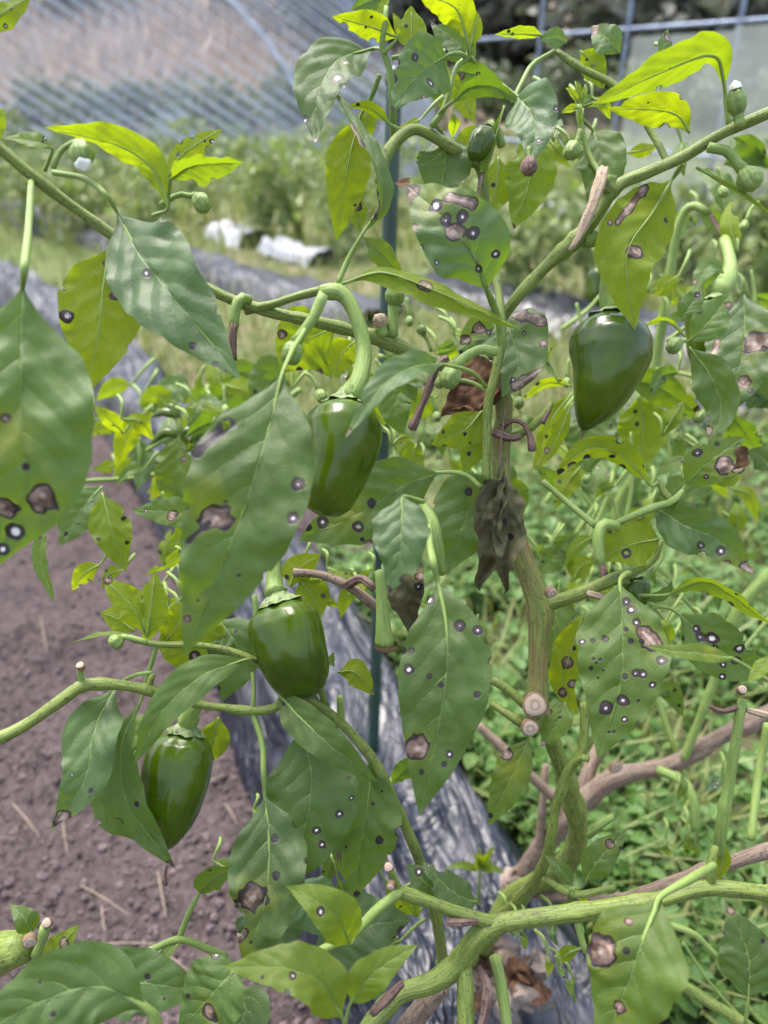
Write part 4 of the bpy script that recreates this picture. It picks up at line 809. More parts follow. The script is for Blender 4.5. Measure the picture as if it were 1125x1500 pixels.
L([(958, 742, .455), (1000, 768, .445), (1050, 790, .442), (1106, 840, .445)], 78, [8, 14, 6], [('s', 1027, 800, 8), ('s', 1057, 808, 9), ('n', 1092, 845, 16), ('n', 1060, 840, 7), ('y', 1070, 838, 30)], .04, 18, wave=.12, pet=[(966, 718, .456)], plump=1.1)
L([(966, 790, .46), (935, 795, .452), (905, 805, .45), (872, 822, .452)], 74, 178, [('h', 917, 810, 8), ('n', 876, 815, 6)], .70, 6, pet=[(955, 838, .455), (970, 815, .457)], plump=1.3)
L([(1003, 712, .455), (1025, 688, .448), (1050, 668, .445), (1090, 640, .448)], 66, [4, 0], [('s', 1021, 665, 9), ('n', 1062, 680, 18), ('s', 1034, 697, 5), ('d', 1050, 650, 6), ('n', 1080, 690, 8)], .26, 12, pet=[(988, 738, .452)]); L([(1012, 668, .46), (985, 680, .46), (960, 700, .46)], 24, 40, (), .35); L([(1040, 690, .452), (1065, 700, .45), (1092, 685, .45)], 28, 165, [('n', 1080, 688, 10)], .6)
L([(975, 872, .455), (1030, 852, .447), (1075, 875, .445), (1135, 920, .45)], 44, [45, 60, 50], [('n', 1065, 890, 7), ('d', 1078, 870, 4)], .42, 22, pet=[(935, 872, .46)], pr=3); L([(995, 900, .46), (1025, 925, .455), (1065, 962, .452), (1128, 992, .455)], 86, [6, 12], [('s', 1020, 922, 7), ('s', 1026, 933, 9), ('s', 1043, 937, 12), ('s', 1048, 950, 7), ('s', 1083, 950, 10), ('s', 1078, 967, 9), ('s', 1060, 975, 7), ('s', 1058, 990, 7), ('d', 1000, 935, 5)], .14, 14, pet=[(940, 905, .465), (958, 890, .463), (978, 890, .461)], pr=3)
L([(1078, 966, .36), (1030, 957, .355), (985, 953, .353), (942, 945, .355)], 28, 20, [('y', 1040, 955, 15)], .5, 14, pet=[(1130, 1000, .37)]); L([(1130, 960, .36), (1110, 985, .36), (1095, 1000, .36)], 24, 20, (), .65)
L([(945, 880, .465), (975, 868, .465), (985, 850, .465)], 20, 30, (), .2)
L([(985, 262, .445), (955, 312, .435), (918, 375, .425), (930, 484, .43)], 108, [162, 168, 172], [('n', 930, 368, 16), ('n', 945, 275, 7, 905, 325), ('h', 974, 323, 4), ('n', 895, 325, 7), ('y', 945, 300, 30)], .58, 12, wave=.10, pet=[(1000, 240, .435), (992, 252, .44)], pr=4)
L([(868, 190, .46), (880, 228, .455), (878, 265, .455), (862, 308, .46)], 76, [0, 8], (), .14, 10, pet=[(850, 172, .457)], plump=1.1)
L([(1062, 130, .415), (1045, 82, .40), (965, 108, .395), (866, 155, .40)], 64, [150, 145, 155], [('d', 980, 100, 2)], .50, 16, pet=[(1068, 182, .42), (1064, 150, .418)], pr=4.5); L([(1010, 195, .44), (990, 168, .438), (945, 160, .437), (890, 160, .44)], 50, 172, [('d', 950, 150, 2)], .78, 8)
for a, b, c_, d_ in ((848, 150, 828, 128), (852, 150, 858, 122), (848, 158, 822, 165), (856, 156, 885, 150), (850, 146, 842, 118), (854, 160, 850, 185)): L([(a, b, .45), ((a + c_) / 2, (b + d_) / 2 - 2, .448), (c_, d_, .449)], 14, random.uniform(120, 180), (), .7, 20)
L([(1020, 246, .43), (1050, 262, .425), (1090, 285, .42), (1150, 330, .415)], 8, 20, (), .5, pr=5)
L([(908, 78, .46), (890, 58, .455), (866, 38, .458)], 44, 10, [('n', 872, 42, 10)], .08); L([(830, 62, .46), (810, 55, .458), (790, 58, .46)], 30, 20, (), .05); L([(796, 52, .46), (765, 50, .457), (725, 50, .458)], 24, 140, (), .55, 24); L([(958, 98, .46), (972, 72, .457), (978, 42, .458)], 30, 40, [('n', 976, 55, 10)], .15); L([(850, 75, .465), (865, 90, .465), (885, 130, .465)], 40, 178, (), .6)
L([(770, 195, .48), (778, 250, .478), (752, 337, .48)], 76, 176, [('n', 750, 334, 7)], .42, 8); L([(738, 155, .455), (718, 225, .452), (692, 318, .458)], 20, [120, 150], [('n', 705, 260, 8, 700, 300)], .35, 25); L([(715, 190, .48), (690, 205, .48), (660, 235, .48)], 40, 178, (), .6); L([(730, 230, .485), (728, 270, .485), (715, 320, .485)], 54, 178, [('d', 722, 270, 5)], .55)
# ---------------- lower left
L([(213, 928, .44), (195, 890, .435), (150, 845, .438)], 52, 172, [('n', 158, 852, 7)], .72, 10, wave=.14); L([(216, 932, .435), (222, 885, .43), (228, 835, .432)], 54, 150, (), .68, 26); L([(238, 945, .45), (262, 915, .445), (285, 872, .45)], 62, 176, [('d', 236, 893, 5)], .75, 8, wave=.14); L([(198, 925, .45), (170, 905, .45), (146, 898, .452)], 44, 176, (), .75); L([(195, 930, .43), (150, 930, .427), (106, 941, .43)], 14, 60, (), .6, 25)
L([(268, 890, .455), (285, 945, .452), (305, 1005, .455)], 96, 176, [('h', 285, 960, 9), ('h', 312, 956, 8)], .66, 6); L([(318, 905, .46), (346, 950, .457), (325, 1028, .46)], 82, [0, 10], [('d', 310, 1008, 6), ('d', 345, 925, 5)], .10, 12)
L([(364, 965, .43), (300, 988, .415), (240, 1040, .41), (196, 1120, .415)], 62, [8, 25, 10], (), .24, 18, pet=[(375, 970, .446)]); L([(168, 1006, .425), (138, 1070, .41), (125, 1140, .41), (74, 1216, .42)], 84, [0, 15, -10], [('n', 92, 1200, 17), ('d', 132, 1160, 6), ('s', 105, 1135, 3)], .06, 18, wave=.12, pet=[(222, 985, .43), (195, 990, .43)], pr=3)
L([(205, 1030, .44), (178, 1095, .43), (190, 1180, .425), (256, 1272, .43)], 66, [40, 30, 5], [('d', 200, 1178, 6), ('n', 245, 1275, 8)], .22, 18, wave=.12, pet=[(230, 945, .438), (218, 985, .44)], pr=3.5); L([(205, 1090, .45), (172, 1140, .445), (165, 1190, .446), (210, 1235, .45)], 60, [10, 30], (), .12, 20); L([(240, 1040, .46), (200, 1080, .46), (165, 1130, .465)], 54, 40, (), .45); L([(320, 1050, .47), (310, 1090, .47), (280, 1130, .47)], 50, 170, [('n', 305, 1110, 7)], .5)
S([(244, 1268, .43, 2.5), (242, 1282, .43, 3), (243, 1297, .43, 3.5)], 'husk', 'dead_tip')
L([(405, 1012, .44), (440, 1052, .425), (492, 1098, .42), (552, 1145, .43)], 58, [14, 10], [('n', 480, 1035, 4), ('d', 497, 1060, 4), ('d', 417, 1030, 6)], .15, 16, pet=[(373, 872, .44), (380, 945, .44), (392, 990, .442)], pr=4.5)
L([(440, 1065, .455), (456, 1135, .445), (446, 1215, .44), (414, 1300, .445)], 140, [0, 5], [('s', 497, 1193, 8), ('s', 465, 1215, 8), ('s', 471, 1236, 7), ('d', 407, 1187, 5), ('s', 514, 1168, 5), ('d', 512, 1140, 5), ('n', 434, 1078, 5)], .15, 9, wave=.07, pet=[(425, 1020, .452)], pr=4, label='wide heart shaped leaf with a few white eyed spots')
L([(545, 1112, .47), (538, 1180, .462), (528, 1245, .46), (518, 1318, .465)], 108, [-5, 0], [('d', 555, 1231, 9), ('n', 495, 1248, 4, 496, 1258), ('d', 545, 1178, 4), ('d', 560, 1160, 3), ('d', 523, 1310, 7), ('d', 507, 1240, 3)], .22, 9, pet=[(548, 1115, .466)]); L([(436, 1290, .48), (450, 1320, .475), (470, 1370, .48)], 90, 5, [('d', 440, 1292, 7)], .06)
L([(388, 1165, .43), (394, 1235, .42), (388, 1320, .415), (356, 1418, .42)], 118, [0, 10, 0], [('n', 372, 1318, 27), ('n', 352, 1368, 16), ('d', 401, 1231, 9), ('d', 403, 1283, 9), ('d', 367, 1382, 4), ('y', 345, 1395, 25), ('x', 348, 1345, 15)], .15, 12, wave=.12, pet=[(370, 1045, .445), (384, 1090, .44), (386, 1130, .435)], pr=4.5, label='torn drooping leaf with a big grey brown dead blotch')
L([(460, 1395, .49), (520, 1362, .482), (560, 1352, .48), (602, 1348, .485)], 104, [0, -6], [('d', 588, 1365, 10), ('d', 520, 1300, 4), ('n', 590, 1385, 7)], .05, 8); L([(395, 1300, .49), (405, 1345, .485), (420, 1400, .49)], 120, [8], [('d', 398, 1285, 5)], .05)
L([(292, 1308, .46), (312, 1285, .455), (344, 1272, .458)], 46, 30, (), .32, 16, pet=[(262, 1375, .46), (276, 1340, .46)], pr=4.5); S([(330, 1402, .47, 7), (300, 1388, .462, 6), (262, 1376, .458, 6), (215, 1394, .455, 6), (165, 1412, .455, 8)], 'young')
L([(262, 1382, .455), (240, 1402, .452), (220, 1432, .455)], 24, 40, (), .4); L([(640, 1310, .47), (620, 1290, .465), (596, 1266, .467)], 44, [5, 15], [('s', 613, 1278, 7)], .12); L([(700, 1322, .47), (668, 1310, .462), (635, 1280, .462), (618, 1262, .465)], 52, [10, 20], (), .10)
# right lower
L([(828, 1028, .47), (818, 1055, .465), (793, 1094, .468)], 42, 8, [('n', 800, 1040, 7), ('n', 795, 1088, 7), ('d', 820, 1050, 4)], .35); L([(776, 1080, .49), (752, 1132, .485), (716, 1210, .49)], 58, [20, 10], [('n', 742, 1105, 12), ('y', 750, 1120, 30), ('d', 718, 1195, 6)], .28, 18)
L([(856, 895, .49), (836, 955, .487), (826, 1000, .487), (846, 1048, .49)], 52, 170, [('n', 830, 970, 12), ('n', 850, 930, 8), ('n', 838, 1000, 10), ('d', 840, 950, 6), ('n', 825, 1015, 9)], .85, 14, wave=.2); L([(820, 850, .52), (812, 920, .518), (812, 1010, .52)], 66, 8, [('d', 850, 908, 5), ('s', 806, 975, 5)], .18)
L([(856, 1292, .47), (878, 1258, .465), (918, 1214, .467)], 46, 4, [('n', 893, 1237, 10), ('d', 909, 1244, 4)], .22, 10); L([(840, 1297, .475), (820, 1272, .472), (797, 1252, .475)], 26, 10, (), .2)
L([(700, 900, .53), (690, 960, .53), (680, 1010, .53)], 60, 20, (), .35)

# ================================================================= NEAR PLANT (lower edge)
np_ = empty('pepper_plant', G(575, 1720, .10), 'pruned pepper plant in front with a thick forked limb and cut stubs', 'pepper plant')
S2 = lambda *a, **k: stem(np_, *a, **k); L2 = lambda *a, **k: leaf(np_, *a, **k)
gb = G(575, 1720, .06); _, gd = proj(gb[None, :]); gd = float(gd[0])
S2([(575, 1720, gd, 13), (590, 1600, .60, 13.8), (592, 1515, .50, 15.5), (618, 1478, .46, 16.3), (648, 1445, .45, 15.5)], 'wood', 'trunk', sides=18, knob=.08)
S2([(1180, 1312, .42, 12.9), (1125, 1308, .42, 12.9), (1040, 1300, .42, 12.9), (960, 1318, .42, 12.9), (880, 1330, .42, 13.8), (800, 1342, .422, 14.6), (730, 1352, .425, 16.3), (700, 1372, .425, 18.1), (670, 1412, .43, 17.2), (630, 1440, .43, 16.3), (585, 1456, .43, 15.5), (550, 1490, .425, 15.5), (520, 1540, .42, 15.5)], 'stem', 'limb', sides=18)
f1 = S2([(725, 1352, .425, 12.9), (680, 1340, .422, 11.2), (640, 1325, .42, 10.3), (600, 1310, .417, 10.3), (582, 1304, .415, 10.3)], 'stem', 'limb'); cut_end(f1, 572, 1300, .405, 6, (-.2, -1, .25))
f2 = S2([(586, 1305, .416, 7.7), (576, 1285, .413, 6.0), (569, 1272, .41, 6.0)], 'stem', 'stub', knob=.15); cut_end(f2, 569, 1270, .407, 7, (-.1, -.5, .8))
S2([(586, 1306, .414, 8.6), (555, 1330, .41, 8.6), (515, 1368, .405, 8.6), (470, 1392, .40, 7.7), (440, 1412, .395, 7.7)], 'young', 'limb')
S2([(655, 1352, .415, 7.7), (675, 1352, .415, 6.9), (700, 1350, .418, 4.3)], 'husk', 'dead_stalk'); S2([(700, 1416, .43, 7.7), (712, 1440, .425, 8.6), (712, 1475, .42, 9.5), (700, 1520, .42, 8.6)], 'husk', 'dead_stalk', sides=12)
S2([(680, 1410, .43, 13.8), (682, 1450, .425, 13.8), (684, 1530, .42, 14.6)], 'stem', 'limb'); S2([(725, 1400, .44, 10.3), (735, 1450, .435, 9.5), (745, 1520, .43, 9.5)], 'young', 'limb')
S2([(590, 1440, .42, 6.9), (560, 1470, .415, 9.5), (545, 1485, .415, 7.7)], 'husk', 'dead_stalk')
S2([(845, 1345, .42, 7.7), (850, 1370, .42, 6.0), (858, 1395, .42, 5.2)], 'young', 'stub'); S2([(1040, 1300, .42, 8.6), (1042, 1270, .418, 7.7), (1048, 1240, .418, 6.9)], 'stem', 'stub', knob=.15)
L2([(514, 1384, .385), (495, 1345, .375), (462, 1318, .372), (418, 1298, .378)], 70, [8, 4], [('s', 470, 1335, 8)], .62, 12, pet=[(520, 1368, .40)], plump=1.15); L2([(502, 1492, .36), (470, 1440, .352), (410, 1418, .348), (328, 1416, .355)], 82, [10, 20, 10], [('s', 430, 1429, 8), ('d', 421, 1455, 7), ('d', 385, 1431, 5)], .55, 16, pet=[(520, 1560, .38)], plump=1.1); L2([(512, 1472, .365), (540, 1432, .358), (570, 1408, .357), (612, 1384, .362)], 56, [15, 0], (), .5, 14, pet=[(505, 1500, .37)])
L2([(968, 1312, .36), (940, 1380, .35), (920, 1440, .348), (880, 1530, .352)], 142, [10, 0], [('n', 880, 1394, 28), ('n', 908, 1476, 13), ('d', 918, 1395, 8), ('s', 865, 1427, 3), ('n', 920, 1350, 7)], .32, 14, pet=[(1045, 1268, .40), (1010, 1288, .37)], pr=7, label='blurred leaf with a pale torn hole near the lower edge')
L2([(1096, 1462, .47), (1096, 1400, .465), (1068, 1328, .47)], 88, 4, [('n', 1072, 1335, 7), ('d', 1118, 1378, 5)], .12, 9, pet=[(1092, 1500, .47)], pr=3)
L2([(216, 1478, .35), (150, 1444, .342), (70, 1462, .338), (-60, 1530, .34)], 126, [-20, -10, 5], [('d', 78, 1487, 6), ('d', 60, 1440, 4)], .12, 14, pet=[(235, 1560, .36), (228, 1500, .355)], pr=10); L2([(130, 1440, .42), (200, 1438, .415), (300, 1452, .42)], 96, [10], [('d', 215, 1430, 6), ('d', 240, 1462, 3)], .12); L2([(355, 1412, .40), (325, 1440, .395), (262, 1512, .40)], 104, [4], [('s', 318, 1397, 9), ('n', 309, 1482, 15), ('d', 275, 1460, 6)], .16, 10, pet=[(350, 1440, .40)]); L2([(345, 1450, .41), (360, 1480, .41), (330, 1540, .41)], 80, 10, (), .06)
# ================================================================= PLANT BEHIND, BROWN BARK
bp = empty('pepper_plant', P(748, 1300, .89), 'brown barked old pepper plant spreading low behind on the right', 'pepper plant')
S3 = lambda *a, **k: stem(bp, *a, **k); L3 = lambda *a, **k: leaf(bp, *a, **k)
tb = S3([(742, 1312, .89, 16.0), (770, 1275, .85, 16.0), (808, 1225, .80, 16.0), (850, 1178, .77, 16.8), (900, 1138, .75, 15.2), (960, 1126, .75, 12.8), (1000, 1112, .75, 13.6), (1060, 1076, .74, 13.6), (1130, 1042, .73, 12.8), (1200, 1005, .72, 12.0)], 'wood', 'trunk', sides=18, knob=.07); cut_end(tb, 903, 1125, .715, 10, (.2, -1, .3))
S3([(850, 1178, .77, 14.4), (862, 1130, .77, 12.0), (880, 1090, .78, 9.6), (900, 1040, .79, 8.0)], 'wood'); S3([(815, 1172, .78, 9.6), (770, 1130, .77, 8.0), (735, 1095, .77, 8.0), (700, 1062, .77, 7.2)], 'wood'); S3([(790, 1240, .80, 7.2), (795, 1180, .79, 6.4), (800, 1120, .79, 5.6)], 'wood')
S3([(1002, 1112, .74, 7.2), (1030, 1040, .73, 7.2), (1060, 960, .72, 8.8), (1085, 890, .71, 11.2), (1140, 830, .70, 10.4)], 'young'); S3([(965, 1128, .74, 8.0), (1000, 1145, .72, 8.0), (1016, 1175, .71, 8.0), (1018, 1215, .71, 7.2)], 'young'); S3([(1190, 1235, .52, 12.0), (1125, 1246, .52, 12.8), (1080, 1260, .52, 12.0), (1000, 1288, .53, 12.0), (930, 1312, .55, 9.6), (870, 1318, .58, 7.2), (780, 1310, .75, 7.2)], 'wood', sides=16)
s5 = S3([(1088, 1025, .48, 7.2), (1082, 1060, .48, 8.0), (1068, 1150, .485, 8.8), (1056, 1220, .49, 9.6), (1052, 1262, .51, 9.6)], 'young', sides=14); cut_end(s5, 1088, 1010, .475, 7, (0, -.5, .8)); S3([(1125, 1060, .56, 6.4), (1112, 1130, .56, 6.4), (1100, 1230, .54, 6.4)], 'young'); S3([(1085, 1035, .48, 4.8), (1058, 1042, .48, 5.6), (1040, 1035, .48, 4.0)], 'husk', 'dead_stalk'); S3([(1095, 1040, .478, 5.6), (1130, 1050, .475, 6.4)], 'husk_pale', 'dead_stalk')
S3([(940, 1408, .60, 8.0), (990, 1438, .60, 8.8), (1050, 1475, .60, 9.6), (1120, 1520, .60, 9.6)], 'stem'); S3([(950, 1350, .60, 5.6), (1010, 1365, .60, 5.6), (1050, 1400, .60, 4.0)], 'young', 'twig'); S3([(1000, 1380, .62, 2.4), (1040, 1440, .62, 2.4), (1085, 1490, .62, 2.4)], 'young', 'twig')
S3([(1020, 1180, .76, 4.8), (960, 1010, .78, 5.6), (905, 775, .80, 10.4), (936, 690, .78, 10.4), (956, 620, .76, 8.8), (962, 530, .74, 8.0), (976, 440, .72, 8.0), (993, 335, .70, 7.2), (1012, 302, .69, 7.2), (1040, 312, .68, 5.6)], 'young', sides=12); S3([(936, 690, .78, 9.6), (920, 640, .78, 7.2), (906, 585, .78, 6.4)], 'young'); S3([(1040, 312, .68, 3.2), (1052, 335, .67, 4.8), (1062, 350, .665, 3.2)], 'husk', 'dead_stalk'); S3([(960, 540, .74, 4.0), (1010, 550, .71, 3.2), (1060, 575, .70, 3.2)], 'young', 'twig'); S3([(905, 775, .80, 10.4), (925, 900, .82, 10.4), (900, 1030, .80, 10.4), (882, 1090, .78, 9.6)], 'young')
pepper(bp, [(1048, 440, .60), (1042, 490, .60), (1036, 542, .60)], 78, PEP_BLOCK, [(1062, 350, .64, 7), (1070, 385, .62, 9), (1065, 410, .61, 13)], 4, .5, .1, .66, label='dark pepper half hidden by leaves at the right')
pepper(bp, [(878, 392, .95), (877, 420, .95), (874, 448, .95)], 36, PEP_BLOCK, [(870, 360, .95, 4), (876, 378, .95, 5)], 4, .5, .08, .5, label='small pale pepper hanging far behind the pointed one')
for q in [([(1090, 432, .55), (1090, 500, .545), (1078, 560, .545), (1062, 612, .55)], 108, 4, [('n', 1104, 506, 20), ('n', 1088, 560, 12), ('d', 1100, 575, 7), ('n', 1050, 500, 7, 1044, 520), ('n', 1125, 500, 16)], .10),
          ([(1010, 508, .52), (1044, 556, .515), (1056, 600, .515), (1040, 662, .52)], 64, [10, 30], [('n', 1028, 632, 10)], .14), ([(1008, 500, .51), (1035, 476, .505), (1072, 428, .508)], 54, 4, [('n', 1066, 448, 8), ('s', 1055, 470, 3)], .16), ([(1000, 470, .52), (1008, 452, .518), (1030, 425, .52)], 38, 4, [('s', 1023, 432, 7), ('d', 996, 440, 5)], .14),
          ([(1006, 494, .50), (975, 470, .497), (940, 478, .498)], 28, [60, 140], (), .5), ([(1060, 400, .60), (1040, 390, .6), (1015, 430, .6)], 34, 30, [('n', 1018, 412, 5)], .2),
          ([(915, 555, .60), (965, 568, .595), (1035, 612, .60)], 50, [10, 30], [('n', 1025, 600, 7)], .25), ([(900, 560, .62), (960, 560, .62), (1020, 600, .62)], 40, 165, (), .5), ([(935, 580, .63), (942, 625, .63), (938, 690, .63)], 78, 176, [('d', 930, 602, 5), ('d', 932, 620, 5)], .55), ([(862, 600, .60), (863, 640, .595), (860, 692, .60)], 84, 5, (), .18),
          ([(838, 575, .56), (805, 620, .555), (780, 690, .56)], 26, 150, [('d', 800, 640, 4)], .7), ([(838, 590, .57), (812, 650, .57), (785, 690, .57)], 26, 160, [('n', 800, 660, 6)], .75), ([(838, 565, .57), (800, 562, .57), (760, 590, .57)], 20, 140, (), .7), ([(820, 560, .55), (800, 530, .55), (815, 495, .55)], 18, 60, (), .3),
          ([(790, 840, .62), (812, 815, .62), (832, 792, .62)], 40, 8, (), .2), ([(800, 815, .66), (770, 830, .66), (755, 850, .66)], 44, 8, (), .1), ([(840, 850, .62), (850, 830, .62), (872, 820, .62)], 40, 176, (), .7), ([(780, 850, .66), (785, 820, .66), (795, 795, .66)], 36, 176, (), .5),
          ([(1130, 600, .55), (1115, 575, .55), (1095, 600, .55)], 50, 8, (), .1), ([(1130, 690, .58), (1115, 670, .58), (1095, 660, .58)], 40, 20, (), .15), ([(1060, 240, .66), (1090, 230, .66), (1125, 240, .66)], 40, 8, (), .2), ([(1075, 200, .66), (1100, 215, .66), (1130, 250, .66)], 36, 30, (), .15),
          ([(1062, 1235, .50), (1058, 1260, .497), (1052, 1290, .5)], 26, 175, (), .85), ([(1000, 880, .70), (960, 905, .70), (930, 900, .70)], 40, 20, (), .3), ([(960, 1020, .62), (980, 1010, .62), (1000, 1050, .62)], 34, 20, (), .2)]:
    L3(q[0], q[1], q[2], q[3], q[4])
bud(bp, 1025, 610, .60, 9, [(1060, 576), (1045, 590)], (-.5, .6), sr=3)
# dried husks and pale dead leaves hanging at its foot
for x, y, d, wd in [(760, 1305, 0, 30), (745, 1290, 0, 38)] + [(random.uniform(690, 810), random.uniform(1390, 1490), 0, random.uniform(30, 58)) for _ in range(18)]:
    g = G(x, y, .145); o = leaf(bp, [(x - random.uniform(10, 25), y + random.uniform(-14, 14), proj(g[None])[1][0] - .012), (x, y - 6, proj(g[None])[1][0] - .02), (x + random.uniform(10, 25), y + random.uniform(-14, 14), proj(g[None])[1][0] - .012)], wd, random.uniform(-60, 60), mat=random.choice(['dry', 'drypale', 'drypale']), crumple=.6, cell=3)
    o.parent = None; tag(o, 'crumpled brown dead leaf lying on the film at the plant foot', 'dead leaf', 'dead leaves on the film'); o.name = 'dead_leaf'
L3([(960, 980, .60), (930, 985, .60), (905, 1010, .60)], 40, 20, mat='dry', crumple=.3); L3([(1070, 690, .6), (1085, 665, .6), (1100, 660, .6)], 34, 20, mat='dry', crumple=.4)

# ================================================================= PLANT BEHIND, LEFT CENTRE
lp = empty('pepper_plant', G(318, 900, .1), 'small blurred pepper plant with curved young pods over the film', 'pepper plant')
S4 = lambda *a, **k: stem(lp, *a, **k); L4 = lambda *a, **k: leaf(lp, *a, **k)
g = G(318, 900, .07); gd = float(proj(g[None])[1][0])
S4([(318, 900, gd, 9), (325, 800, 1.0, 8), (310, 700, .85, 7), (285, 660, .74, 7), (266, 638, .70, 6), (262, 615, .70, 5), (250, 600, .70, 5)], 'stem', 'trunk'); S4([(290, 668, .75, 7), (340, 640, .74, 6), (400, 600, .72, 6), (440, 570, .72, 5)], 'young'); S4([(266, 636, .70, 4), (240, 645, .70, 4), (215, 660, .70, 4)], 'young', 'twig'); S4([(300, 680, .8, 4), (250, 690, .78, 4), (200, 700, .76, 4), (120, 705, .72, 4)], 'young', 'twig'); S4([(285, 660, .74, 4), (300, 650, .73, 4), (340, 628, .72, 3)], 'young', 'twig'); S4([(205, 700, .76, 4), (206, 670, .75, 4), (200, 640, .75, 3)], 'young', 'twig')
for (x, y, xs, ys) in ((218, 652, 262, 638), (222, 608, 258, 608), (240, 600, 262, 615), (290, 640, 266, 636)):
    pepper(lp, [(xs, ys, .70), ((x + xs) / 2, min(y, ys) - 4, .70), (x, y + 3, .70)], 14, PEP_CONE, None, 3, .2, .02, .7, label=None)
for q in [([(215, 612, .70), (190, 632, .695), (170, 690, .70)], 36, 165, (), .75), ([(262, 640, .69), (258, 690, .685), (248, 750, .69)], 66, 4, [('n', 268, 672, 7), ('d', 228, 678, 4)], .3), ([(272, 640, .69), (308, 618, .685), (358, 628, .69)], 42, 30, (), .06), ([(278, 598, .70), (300, 595, .70), (332, 606, .70)], 18, 140, (), .7), ([(300, 766, .50), (255, 750, .497), (192, 748, .50)], 46, 8, [('n', 252, 756, 10), ('s', 214, 748, 5)], .2), ([(150, 722, .55), (165, 780, .545), (185, 838, .55)], 62, 172, [('d', 145, 790, 5), ('d', 180, 760, 5), ('d', 186, 795, 5)], .45), ([(150, 712, .56), (120, 745, .555), (88, 800, .56)], 66, 6, (), .08), ([(282, 785, .5), (258, 818, .5), (212, 842, .5)], 22, 150, [('n', 270, 805, 9)], .5), ([(285, 770, .55), (270, 790, .55), (245, 800, .55)], 50, 170, [('n', 270, 790, 6)], .55),
          ([(320, 620, .75), (345, 600, .75), (380, 590, .75)], 50, 20, (), .1), ([(310, 600, .8), (330, 575, .8), (365, 570, .8)], 46, 15, (), .12), ([(340, 640, .78), (330, 610, .78), (300, 585, .78)], 44, 15, (), .1), ([(250, 600, .72), (230, 580, .72), (205, 590, .72)], 36, 160, (), .55), ([(270, 590, .78), (250, 565, .78), (225, 570, .78)], 40, 20, (), .15), ([(430, 560, .66), (400, 555, .66), (370, 600, .66)], 70, 8, [('d', 372, 575, 5)], .1), ([(440, 600, .7), (445, 640, .7), (425, 690, .7)], 60, 20, [('n', 418, 590, 6)], .25), ([(330, 560, .8), (350, 545, .8), (390, 548, .8)], 44, 15, (), .1), ([(205, 640, .75), (210, 680, .75), (200, 720, .75)], 36, 15, (), .15), ([(265, 545, .82), (262, 560, .82), (250, 580, .82)], 30, 10, (), .1), ([(310, 690, .8), (330, 720, .8), (325, 770, .8)], 60, 15, (), .15), ([(455, 540, .6), (490, 530, .6), (520, 560, .6)], 50, 170, [('n', 470, 545, 6)], .5), ([(490, 480, .52), (450, 500, .515), (410, 545, .52)], 104, 175, [('n', 415, 490, 10), ('d', 438, 553, 7), ('y', 440, 495, 22)], .55), ([(520, 500, .55), (500, 520, .55), (490, 550, .55)], 50, 170, (), .7), ([(560, 520, .56), (585, 540, .56), (610, 590, .56)], 50, 15, (), .25), ([(600, 560, .6), (580, 590, .6), (590, 640, .6)], 56, 15, (), .2), ([(640, 580, .62), (610, 600, .62), (590, 610, .62)], 40, 165, (), .6)]:
    L4(q[0], q[1], q[2], q[3], q[4])
for q in [([(425, 860, .50), (435, 835, .5), (470, 812, .5)], 46, 176, [('d', 421, 845, 6)], .75), ([(440, 850, .5), (460, 880, .5), (470, 905, .5)], 62, 174, [('n', 472, 872, 6)], .6), ([(420, 900, .52), (415, 930, .52), (420, 960, .52)], 60, 175, (), .7), ([(495, 985, .46), (520, 985, .455), (548, 1018, .458)], 42, 168, [('n', 546, 1012, 6)], .72), ([(470, 850, .52), (500, 845, .52), (530, 855, .52)], 22, 160, (), .5), ([(490, 975, .47), (485, 968, .47), (488, 955, .47)], 14, 20, (), .2)]:
    L(q[0], q[1], q[2], q[3], q[4])
L([(600, 800, .50), (595, 860, .495), (600, 930, .50)], 66, 20, [('s', 612, 860, 9), ('n', 615, 845, 8), ('s', 545, 830, 6)], .35, mat='wilt', crumple=.15)

# ================================================================= PLANT AT THE LEFT EDGE
ep = empty('pepper_plant', P(-60, 1500, .60), 'cut back pepper stump with tiny new leaves over the soil', 'pepper plant')
e1 = stem(ep, [(-90, 1560, .62, 24), (-60, 1440, .50, 26), (0, 1400, .45, 27), (34, 1386, .44, 26)], 'stem', 'trunk', sides=18); cut_end(e1, 44, 1381, .425, 10, (.5, -1, .2))
e2 = stem(ep, [(52, 1400, .44, 9), (60, 1380, .438, 8), (66, 1358, .436, 8)], 'young', 'stub', knob=.12); cut_end(e2, 68, 1352, .433, 7, (.1, -.5, .8)); stem(ep, [(20, 1390, .44, 5), (44, 1370, .44, 4), (46, 1362, .44, 3)], 'young', 'twig')
leaf(ep, [(46, 1366, .44), (36, 1345, .437), (14, 1325, .44)], 36, 6, (), .25, plump=1.3); leaf(ep, [(55, 1408, .445), (85, 1388, .44), (116, 1354, .443)], 40, 172, [('n', 93, 1382, 12), ('n', 80, 1402, 9)], .55, 14)
stem(ep, [(-90, 1560, .62, 24), (-110, 1640, .9, 20)], 'stem', 'trunk')
# young weed shoot growing through the film
wp = G(700, 1330, .11); wd_ = float(proj(wp[None])[1][0]); we = empty('weed_shoot', wp, 'bright yellow green weed shoot growing through the film', 'weed')
stem(we, [(700, 1330, wd_, 4), (702, 1295, wd_ - .03, 3), (704, 1270, wd_ - .05, 3)], 'young', 'stem', knob=0)
for tx, ty in ((650, 1272), (690, 1250), (700, 1240), (728, 1238), (722, 1262), (740, 1280)): leaf(we, [(704, 1275, wd_ - .045), ((704 + tx) / 2, (1275 + ty) / 2 - 6, wd_ - .06), (tx, ty, wd_ - .06)], 13, 15, [('y', 700, 1260, 3)], .7, 20)

